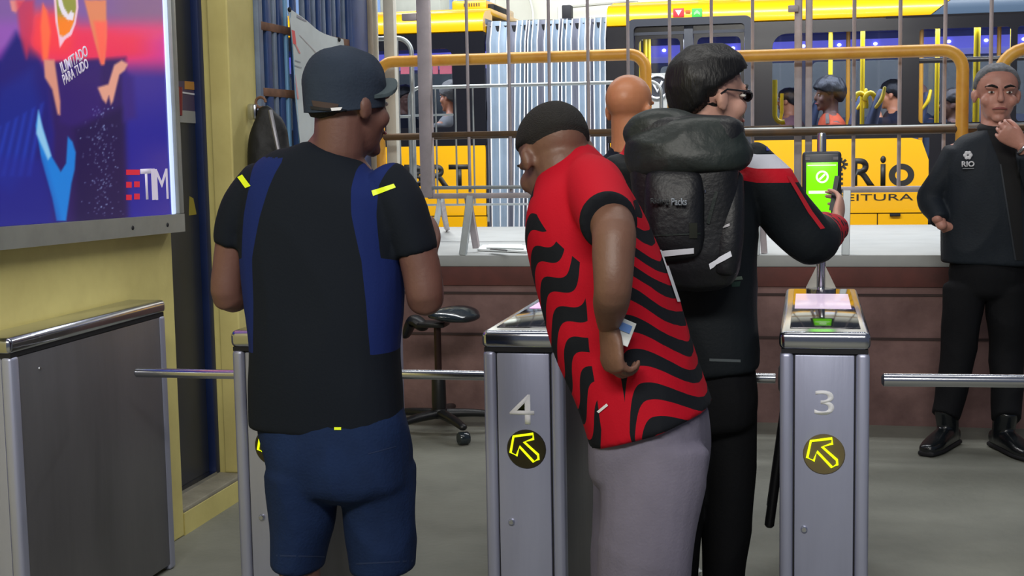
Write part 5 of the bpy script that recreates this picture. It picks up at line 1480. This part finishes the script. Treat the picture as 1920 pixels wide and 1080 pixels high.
# trousers
tr = MB(); BLK = mat('black_trouser_cloth', (17, 18, 22), .8, spec=.2, var=.2, vscale=6, bump=.15, bscale=160)
tr.limb([(at_y(1318, 670, Y), .140, .105), (at_y(1318, 740, Y), .150, .112), (at_y(1320, 790, Y), .142, .108)], SCs, 24, 4, (.2, .4), exp=2.3)
zf = lambda x, Yy: V((x, Yy, .10))
for pxs, dY in (((1366, 1366, 1362, 1358), .03), ((1276, 1272, 1268, 1266), -.03)):
    L = [(at_y(pxs[0], 770, Y+dY), .078, .095), (at_y(pxs[1], 880, Y+dY), .074, .086), (at_y(pxs[2], 1000, Y+dY), .066, .076), (at_y(pxs[3], 1080, Y+dY), .060, .070)]
    L.append((V((L[-1][0].x, Y+dY, .09)), .056, .068))
    tr.limb(L, SCs, 20, 4, (.3, .05))
me = fuse(tr, .008, 4); wrinkle(me, .006, 6, (1, 1, .7), 41)
link('trousers', me, BLK, mC, 180)
b = MB(); hcC = at_y(1333, 182, Y); hfC = V((.80, .60, -.04)); huC = V((.02, 0, 1))
head_solids(b, hcC, hfC, huC, 1.03, at_y(1326, 250, Y), .055)
b.limb([(p, a*.8, d*.8) for p, a, d in RC[:-1]], SCs, 20, 3)
b.limb([(shC, .05, .05), (elC, .042, .042), (elC.lerp(wrC, .4), .038, .038), (wrC, .026, .024), (wrC+(wrC-elC).normalized()*.02, .026, .022)], (.6, 0, .8), 16, 4)
b.limb([(shL, .05, .05), (elL, .042, .042), (wrL, .026, .024)], (1, 0, 0), 16, 4)
for pxx, dY in ((1364, .03), (1270, -.03)):
    x = at_y(pxx, 1000, Y+dY).x
    b.limb([(at_y(1320+(pxx-1320)*.8, 740, Y+dY), .07, .08), (V((x, Y+dY, .5)), .05, .055), (V((x, Y+dY, .09)), .033, .038)], SCs, 14, 4)
body = fuse(b, .007, 3)
h = MB(); dC = V((.12, .72, .62)); hand_solids(h, wrC+V((.006, .03, .006)), dC, V((-.85, .3, .1)), -1, 1.0, (.35, .55, .4), .04, .6, .5)
hand_solids(h, wrL, V((.1, .3, -.95)), V((.9, 0, 0)), -1, 1.0, (.3, .4, .3))
link('body', join_meshes([body, fuse(h, .0042, 2)]), SKIN_C, mC, 180)
face_parts(mC, hcC, hfC, huC, 1.03, HAIR_K)
hair_shell(mC, 'hair', HAIR_K, hcC, hfC, huC, 1.05, .019, lambda a: float(np.interp(a, [0, .25, .45, .62, .8, 1], [.080, .060, .036, .012, -.035, -.060])), .005, 22, .004, .016)
s_, f_, u_ = basis(hfC, huC)
gl = MB(); P = lambda a, b_, d: hcC+(s_*a+f_*b_+u_*d)*1.03
for q in (-1, 1):
    gl.tube([P(q*.031+.020*math.cos(a), .097, .004+.014*math.sin(a)) for a in np.linspace(0, 2*math.pi, 17)[:-1]], .0028, 6, True)
    gl.tube([P(q*.051, .096, .010), P(q*.076, .06, .014), P(q*.086, -.005, .018), P(q*.086, -.025, .006)], .0028, 6)
gl.tube([P(-.011, .099, .006), P(.011, .099, .006)], .0025, 6)
gl = gl.build('glasses', mat('dark_glasses_frame', (22, 24, 30), .3), mC, 60)
for q in (-1, 1): MB().lathe([(.0145, 0), (.0145, .001)], P(q*.031, .097, .004), f_, 20).build('lens', glass('spectacle_lens', (226, 232, 240)), gl)
for pxx, dY in ((1360, .03), (1266, -.03)): shoe(mC, 'shoe', M['black'], V((at_y(pxx, 1040, Y+dY).x, Y+dY, .09)), (.15, 1, 0))
c2_ = thing('fare_card', 'dark phone pressed to the reader by the man with glasses', 'phone', wrC+V((.02, .14, .09)))
MB().obox(wrC+V((.004, .135, .075)), basis((.1, .6, .75), (-.9, .2, 0)), (.034, .062, .004), .003).build('casing', M['black'], c2_)
c2_.name = 'mobile_phone'

# backpack
BPM = mat('black_pack_nylon', (19, 21, 27), .5, var=.3, vscale=5, bump=.2, bscale=90); BPG = mat('green_black_nylon', (30, 39, 38), .5, var=.35, vscale=7, bump=.3, bscale=40)
bk = thing('backpack', 'large black backpack with two pale reflective strips on the back of the jacketed man', 'backpack', at_y(1285, 515, 3.68))
Yb = 3.665
def br(y, a, b_, d, dY=0): r_ = ringp(a, b_, y, Yb+dY, d); return (r_[0], r_[1], d)
m = MB(); m.limb([br(516, 1214, 1376, .075), br(490, 1206, 1384, .092), br(420, 1198, 1386, .10), br(330, 1188, 1388, .098), br(270, 1186, 1392, .092), br(232, 1190, 1390, .078)], (1, 0, 0), 28, 4, (.5, .3), exp=3.4)
me = fuse(m, .0075, 4); wrinkle(me, .007, 6, (1, 1, .8), 51); pk_body = link('main_compartment', me, BPM, bk, 180)
m = MB(); m.limb([br(312, 1184, 1400, .104, -.012), br(290, 1176, 1406, .110, -.012), br(272, 1180, 1402, .100, -.01), br(260, 1196, 1386, .080, 0)], (1, 0, 0), 28, 4, (.25, .35), exp=2.6)
m.limb([(at_y(1196, 250, Yb-.03), .032, .035), (at_y(1220, 236, Yb-.035), .040, .045), (at_y(1266, 234, Yb-.02), .036, .045), (at_y(1326, 252, Yb), .026, .035), (at_y(1384, 280, Yb+.02), .022, .03)], (0, 0, 1), 16, 4)
me = fuse(m, .0075, 3); wrinkle(me, .009, 8, (.6, 1, 1.6), 61); lid_ = link('top_flap', me, BPG, bk, 180)
m = MB(); m.limb([br(470, 1222, 1316, .05, -.085), br(440, 1214, 1320, .062, -.085), br(370, 1210, 1320, .062, -.080), br(330, 1214, 1318, .045, -.078)], (1, 0, 0), 22, 4, (.5, .5), exp=3.2)
me = fuse(m, .007, 4); wrinkle(me, .004, 8, (1, 1, 1), 71); fpk = link('front_pocket', me, BPM, bk, 180)
m = MB(); m.limb([br(505, 1334, 1384, .05, -.045), br(450, 1338, 1394, .055, -.045), br(380, 1346, 1396, .05, -.03), br(330, 1356, 1394, .03, -.01)], (1, 0, 0), 18, 4, (.5, .5), exp=2.6)
me = fuse(m, .007, 4); spk = link('side_pocket', me, BPM, bk, 180)
tP = bvh_of([pk_body, lid_, fpk, spk])
REF = mat('reflective_strip', (240, 244, 255), .35, emit=0.0)
patch('reflective_strip', None, [(1231, 470), (1300, 464), (1300, 474), (1231, 481)], REF, bk, 8, 2, .004, .002, tP)
patch('reflective_strip', None, [(1329, 494), (1369, 470), (1372, 480), (1331, 504)], REF, bk, 6, 2, .004, .002, tP)
patch('compression_strap', None, [(1340, 358), (1346, 360), (1330, 420), (1324, 418)], BPG, bk, 2, 8, .005, .004, tP)
patch('zip', None, [(1228, 440), (1312, 436), (1312, 439), (1228, 443)], BPG, bk, 8, 1, .003, .002, tP)
patch('zip_pull', None, [(1318, 356), (1323, 356), (1323, 361), (1318, 361)], M['chrome'], bk, 2, 2, .005, .003, tP)
patch('zip_pull', None, [(1356, 424), (1368, 419), (1368, 424), (1357, 428)], M['steel_dark'], bk, 2, 2, .005, .003, tP)
patch('buckle', None, [(1292, 418), (1306, 418), (1306, 446), (1292, 446)], mat('olive_black_mesh', (28, 32, 24), .8), bk, 3, 4, .004, .003, tP)
hit = tP.ray_cast(CAM, ray(1265, 377).normalized())[0]
for s2, xa, xb, mt in (('Riding', 1220, 1254, mat('dim_pack_lettering', (52, 56, 60), .6)), ('Packs', 1259, 1288, mat('pale_pack_lettering', (136, 146, 156), .6))):
    a = at_y(xa, 385, hit.y-.012); b_ = at_y(xb, 371, hit.y-.012)
    fit_text(s2, (a.x, a.z, b_.x, b_.z), XZ((0, hit.y-.010, 0)), 'lettering', mt, bk, .02, .008)
for sx_ in (1218, 1366):
    MB().tube([at_y(sx_, 262, 3.76), at_y(sx_, 246, 3.82), at_y(sx_+4, 252, 3.94), at_y(sx_+6, 300, 4.015), at_y(sx_, 400, 4.04), at_y(sx_-4, 470, 3.97), at_y(sx_-4, 500, 3.72)], .016, 8).build('shoulder_strap', BPM, bk)
MB().tube([at_y(1290, 248, 3.75), at_y(1296, 234, 3.76), at_y(1314, 236, 3.76), at_y(1322, 252, 3.77)], .008, 8).build('grab_loop', BPG, bk)

# ------------------------------------------------------------------ bald man beyond
Y = 5.2
mD = thing('person', 'bald man in dark top standing with his back turned beyond the backpack man', 'person', V((at_y(1190, 600, Y).x, Y, 0)))
NAV = mat('dark_navy_top', (28, 32, 46), .85, spec=.2, var=.15, bump=.1, bscale=200)
def generic(root, c_px, hy, Y, fwd, k, skin, topm, legm, hair=None, hairline=None, thick=.01, shift=0, arms='down', brow=None, lean=0):
    """a plain standing figure: head centre at pixel (c_px, hy)"""
    hc = at_y(c_px, hy, Y); f = V(fwd).normalized(); f2 = V((f.x, f.y, 0)).normalized(); s = f2.cross(V((0, 0, 1)))
    nk = hc+V((0, 0, -.145*k))-f2*.02; sz = nk.z
    P = lambda a, b_, z: V((nk.x, nk.y, 0))+s*a+f2*b_+V((0, 0, z))
    hip = sz*.60
    tp = MB()
    R = [(P(0, 0, hip-.06), .165, .115), (P(0, 0, hip+.12), .165, .118), (P(0, .0, hip+.32), .182, .122), (P(0, 0, sz-.13), .195, .112), (P(0, 0, sz-.055), .165, .088), (P(0, 0, sz-.012), .085, .066), (P(0, 0, sz+.02), .064, .060)]
    tp.limb(R, s, 24, 4, (.05, .2), exp=2.4)
    A = []
    for q in (-1, 1):
        sh_ = P(q*.185, 0, sz-.095); el = P(q*.245, -.02, sz-.38); wr = P(q*.245, .06, sz-.62)
        A.append((sh_, el, wr)); tp.limb([(sh_, .062, .066), (sh_.lerp(el, .5), .054, .058), (el, .048, .050), (el.lerp(wr, .8), .038, .04)], s, 16, 4, (.5, .05))
    me = fuse(tp, .010, 4); wrinkle(me, .005, 6, (1, 1, .8), c_px); link('top', me, topm, root, 180)
    tr = MB(); tr.limb([(P(0, 0, hip-.0), .150, .108), (P(0, 0, hip-.09), .158, .115), (P(0, 0, hip-.16), .150, .105)], s, 20, 3, (.2, .4))
    for q in (-1, 1): tr.limb([(P(q*.085, 0, hip-.12), .080, .090), (P(q*.095, 0, hip*.52), .062, .068), (P(q*.10, -.02, .09), .052, .060)], s, 16, 5, (.3, .05))
    link('trousers', fuse(tr, .010, 4), legm, root, 180)
    b = MB(); head_solids(b, hc, fwd, (0, 0, 1), k, nk, .057)
    b.limb([(p, a*.8, d*.8) for p, a, d in R[:-1]], s, 16, 3)
    for sh_, el, wr in A: b.limb([(sh_, .045, .045), (el, .036, .036), (wr, .024, .022)], s, 14, 4)
    for q in (-1, 1): b.limb([(P(q*.08, 0, hip-.05), .06, .06), (P(q*.095, 0, hip*.52), .045, .05), (P(q*.10, -.02, .09), .032, .036)], s, 12, 4)
    bd = fuse(b, .007, 3); h = MB()
    for q, (sh_, el, wr) in zip((-1, 1), A): hand_solids(h, wr, V((0, 0, -1))+f2*.2, -s*q, -q if False else (1 if q > 0 else -1), k, (.25, .4, .3))
    link('body', join_meshes([bd, fuse(h, .0045, 2)]), skin, root, 180)
    face_parts(root, hc, fwd, (0, 0, 1), k, brow)
    if hair: hair_shell(root, 'hair', hair, hc, fwd, (0, 0, 1), k, thick, hairline, .003)
    for q in (-1, 1): shoe(root, 'shoe', M['black'], P(q*.10, -.02, .09), f2)
generic(mD, 1182, 206, Y, (.35, .93, 0), 1.08, SKIN_D, NAV, BLK)

# ------------------------------------------------------------------ guard facing us on the right
Y = 6.72
mE = thing('person', 'grey haired guard in dark zipped jacket with a white emblem, hand at his chin', 'person', V((at_y(1850, 600, Y).x, Y, 0)))
hcE = at_y(1869, 176, Y); hfE = V((.04, -1, -.10)); huE = V((.03, 0, 1)); SE = V((-1, 0, 0))
JKM = mat('dark_slate_jacket', (34, 40, 48), .62, spec=.2, var=.25, vscale=4, bump=.15, bscale=110)
rg = [(492, 1770, 1932, .125), (430, 1770, 1938, .135), (360, 1772, 1946, .135), (305, 1776, 1950, .125), (275, 1792, 1940, .105), (254, 1826, 1914, .082), (240, 1842, 1900, .070)]
RE = [(ringp(a, b_, y, Y, d)[0], ringp(a, b_, y, Y, d)[1], d) for y, a, b_, d in rg]
sm_ = MB(); sm_.limb(RE, (1, 0, 0), 28, 4, (.04, .2), exp=2.5)
s1 = at_y(1792, 288, Y); e1 = at_y(1744, 374, Y-.0); w1 = at_y(1762, 414, Y-.09)
s2 = at_y(1936, 288, Y); e2 = at_y(1958, 372, Y-.16); w2_ = at_y(1917, 272, Y-.26)
sm_.limb([(s1, .068, .074), (s1.lerp(e1, .5), .060, .066), (e1, .058, .062), (e1.lerp(w1, .6), .050, .054), (w1, .042, .046)], (1, 0, .3), 20, 4, (.5, .05))
sm_.limb([(s2, .068, .074), (s2.lerp(e2, .5), .062, .068), (e2, .060, .062), (e2.lerp(w2_, .5), .052, .054), (e2.lerp(w2_, .86), .043, .045)], (1, 0, 0), 20, 4, (.5, .05))
me = fuse(sm_, .009, 4); wrinkle(me, .008, 5, (1, 1, .8), 81)
jkE = link('jacket', me, JKM, mE, 180)
tE = bvh_of([jkE])
DK = mat('black_inner_shirt', (14, 14, 18), .8)
patch('inner_shirt', None, [(1846, 232), (1898, 236), (1912, 300), (1876, 310)], DK, mE, 6, 6, .003, .003, tE)
patch('inner_shirt', None, [(1876, 310), (1912, 300), (1918, 488), (1904, 488)], DK, mE, 5, 12, .003, .003, tE)
patch('zip', None, [(1874, 308), (1877, 308), (1905, 488), (1902, 488)], mat('dark_zip', (60, 64, 70), .5, .5), mE, 1, 14, .005, .003, tE)
hit = tE.ray_cast(CAM, ray(1815, 298).normalized())[0]
yE = hit.y-.014
for k in range(6):
    a = k*math.pi/3; c = at_y(1815, 291, yE)
    MB().ell(c+V((.012*math.cos(a), 0, .012*math.sin(a))), (.009, .003, .009), None, 8).build('emblem_petal', M['letterw'], mE, 180)
a = at_y(1803, 313, yE); b_ = at_y(1827, 302, yE)
fit_text('RIO', (a.x, a.z, b_.x, b_.z), XZ((0, yE, 0)), 'lettering', M['letterw'], mE, .03, .008)
a = at_y(1805, 317, yE); b_ = at_y(1826, 315, yE); MB().box((a.x, yE-.006, a.z), (b_.x, yE+.006, b_.z)).build('emblem_line', mat('grey_lettering', (130, 134, 140), .6), mE, 0)
m = MB(); cc_ = at_y(1871, 240, Y)
m.tube([cc_+V((math.cos(t)*.070, math.sin(t)*.062, -.012*math.sin(t)*-1)) for t in np.linspace(0, 2*math.pi, 25)[:-1]], .022, 10, True); m.build('collar', DK, mE, 180)
tr = MB(); tr.limb([(at_y(1850, 470, Y), .155, .108), (at_y(1850, 510, Y), .165, .115), (at_y(1848, 545, Y), .155, .105)], (1, 0, 0), 22, 4, (.2, .4))
ftL, ftR = at_z(1772, 800, .10), at_z(1888, 806, .10)
kn1, kn2 = at_y(1797, 660, Y-.03), at_y(1887, 665, Y)
for hp, kn, ft in ((at_y(1808, 540, Y), kn1, ftL), (at_y(1888, 540, Y), kn2, ftR)):
    tr.limb([(hp, .092, .095), (hp.lerp(kn, .5), .088, .09), (kn, .076, .078), (kn.lerp(ft, .6), .068, .07), (V((ft.x, ft.y, .15)), .064, .070)], (1, 0, 0), 18, 4, (.3, .05))
me = fuse(tr, .009, 4); wrinkle(me, .007, 6, (1, 1, .8), 91); link('trousers', me, BLK, mE, 180)
b = MB(); head_solids(b, hcE, hfE, huE, 1.10, at_y(1871, 244, Y), .060, 1.14)
b.limb([(p, a*.8, d*.8) for p, a, d in RE[:-1]], (1, 0, 0), 18, 3)
b.limb([(s1, .05, .05), (e1, .042, .042), (w1, .028, .026), (w1+(w1-e1).normalized()*.03, .026, .022)], (1, 0, 0), 14, 4)
b.limb([(s2, .05, .05), (e2, .042, .042), (e2.lerp(w2_, .5), .038, .038), (w2_, .027, .025)], (1, 0, 0), 14, 4)
for hp, kn, ft in ((at_y(1808, 540, Y), kn1, ftL), (at_y(1888, 540, Y), kn2, ftR)): b.limb([(hp, .07, .07), (kn, .05, .055), (kn.lerp(V((ft.x, ft.y, .09)), .62), .036, .040)], (1, 0, 0), 12, 4)
bd = fuse(b, .0065, 3); h = MB()
hand_solids(h, w2_, V((-.80, -.05, .58)), V((.15, .95, .25)), -1, 1.08, (.55, .8, .5), .03, .45, .5)
hand_solids(h, w1+V((.006, .0, -.012)), V((.62, .45, -.62)), V((.4, .5, .7)), 1, 1.0, (.5, .7, .5), .02, .3, .5)
link('body', join_meshes([bd, fuse(h, .0042, 2)]), SKIN_E, mE, 180)
face_parts(mE, hcE, hfE, huE, 1.10, HAIR_BUZZ, 1.14)
hair_shell(mE, 'hair', HAIR_G, hcE, hfE, huE, 1.10, .007, lambda a: float(np.interp(a, [0, .10, .22, .36, .5, 1], [.092, .088, .066, .030, -.004, -.03])), .003, 45, wide=1.12)
MB().tube([w2_+V((-.0, 0, -.012))+V((math.cos(t)*.030*.6, math.sin(t)*.030, math.cos(t)*.022)) for t in np.linspace(0, 2*math.pi, 17)[:-1]], .007, 8, True).build('watch_strap', M['chrome'], mE, 60)
for ft, fd in ((ftL, (-.45, -.9, 0)), (ftR, (.35, -.94, 0))): shoe(mE, 'boot', mat('black_leather', (20, 24, 28), .22, spec=.7), ft, fd, 1.12, M['gap'], boot=True)

# ------------------------------------------------------------------ passengers inside the bus


def passenger(label, px, py, dy, fwd, k, skin, topm, hair, line, thick=.012, arm=None, strap=None):
    Yp = BY+dy; hc = at_y(px, py, Yp); f2 = V((fwd[0], fwd[1], 0)).normalized(); s = f2.cross(V((0, 0, 1)))
    root = thing('person', label, 'person', V((hc.x, Yp, 1.16)), 'bus passengers')
    nk = hc+V((0, 0, -.14*k))-f2*.02; z0 = 1.18
    P = lambda a, b_, z: V((nk.x, nk.y, 0))+s*a+f2*b_+V((0, 0, z))
    tp = MB(); R = [(P(0, 0, z0), .16, .12), (P(0, -.01, z0+.2), .165, .12), (P(0, -.01, nk.z-.13), .19, .11), (P(0, 0, nk.z-.05), .16, .085), (P(0, 0, nk.z), .07, .06)]
    tp.limb(R, s, 18, 3, (.3, .2), exp=2.4); A = []
    for q in (-1, 1):
        sh_ = P(q*.18, 0, nk.z-.10); el = P(q*.22, .06, nk.z-.36); wr = P(q*.15, .27, nk.z-.40)
        if arm and arm[0] == q: el, wr = at_y(*arm[1], Yp-.2), at_y(*arm[2], Yp-.15)
        A.append((sh_, el, wr)); tp.limb([(sh_, .060, .062), (el, .048, .05), (el.lerp(wr, .25), .045, .046)], s, 12, 3, (.5, .1))
    tpo = link('top', fuse(tp, .014, 4), topm, root, 180)
    b = MB(); head_solids(b, hc, fwd, (0, 0, 1), k, nk, .055); b.limb([(p, a*.8, d*.8) for p, a, d in R[:-1]], s, 14, 2)
    for sh_, el, wr in A: b.limb([(sh_, .042, .042), (el, .036, .036), (wr, .026, .024), (wr+(wr-el).normalized()*.09, .022, .014)], s, 12, 3)
    for q in (-1, 1): b.limb([(P(q*.09, 0, z0-.02), .07, .07), (P(q*.10, .38, z0-.02), .055, .055), (P(q*.10, .40, .72), .04, .04)], s, 10, 3)
    link('body', fuse(b, .009, 3), skin, root, 180)
    tr = MB(); tr.limb([(P(0, -.02, z0+.02), .16, .11), (P(0, .04, z0-.02), .165, .10)], s, 14, 2)
    for q in (-1, 1): tr.limb([(P(q*.09, 0, z0-.02), .085, .085), (P(q*.10, .38, z0-.01), .068, .068), (P(q*.10, .41, .78), .055, .055)], s, 12, 3)
    link('trousers', fuse(tr, .014, 3), BLK, root, 180)
    if hair: hair_shell(root, 'hair', hair, hc, fwd, (0, 0, 1), k, thick, line, .006)
    face_parts(root, hc, fwd, (0, 0, 1), k)
    if strap: patch('strap', [tpo], strap, mat('grey_strap', (112, 104, 92), .8), root, 3, 6, .005, .004)
passenger('seated bus passenger with full black hair in orange vest', 1553, 179, .75, (-.95, -.2, 0), 1.0, SKIN_B, mat('orange_vest', (206, 84, 44), .8, var=.2), HAIR_K, lambda a: .05-.11*a, .035, None, [(1548, 205), (1553, 204), (1556, 232), (1549, 232)])
passenger('bus passenger in dark top raising a bare arm by the yellow pole', 1672, 178, 1.40, (-.9, .3, 0), .95, SKIN_D, NAV, HAIR_K, lambda a: .05-.10*a, .016, (-1, (1652, 232), (1642, 196)))
passenger('bus passenger with pale bald head in the narrow second window', 1718, 180, 2.1, (-.8, -.5, 0), .95, SKIN_C, mat('slate_top', (70, 84, 112), .8), None, None)
passenger('bus passenger in black sitting near the curved end of the yellow barrier', 1786, 196, .8, (-.95, .1, 0), .95, SKIN_B, BLK, HAIR_K, lambda a: .05-.10*a, .016)
passenger('bus passenger in dusky pink by the curved yellow grab handle', 1477, 190, 1.95, (-.9, .4, 0), .9, SKIN_D, mat('dusky_pink_top', (140, 98, 104), .8), HAIR_K, lambda a: .05-.10*a, .014)
passenger('bus passenger in grey hooded top in the rear section window', 846, 182, .7, (-.9, .4, 0), 1.0, SKIN_D, mat('grey_hooded_top', (128, 126, 120), .85, var=.3, vscale=9), mat('brown_grey_hair', (92, 88, 80), .8, bump=.5, bscale=120), lambda a: .05-.13*a, .02)
passenger('bus passenger in dark blue seen between the white posts and thick post', 760, 186, 1.9, (.8, -.5, 0), 1.0, SKIN_B, NAV, HAIR_K, lambda a: .05-.10*a, .014)

sp_ = at_z(1302, 1077, .004)
ps = thing('paper_scrap', 'small crumpled white paper scrap on the floor between the two nearest men', 'litter', sp_)
m = MB(); m.ell(sp_+V((0, 0, .012)), (.022, .015, .012), None, 10); me = m.mesh(); wrinkle(me, .006, 60); link('scrap', me, M['paper'], ps, 0)
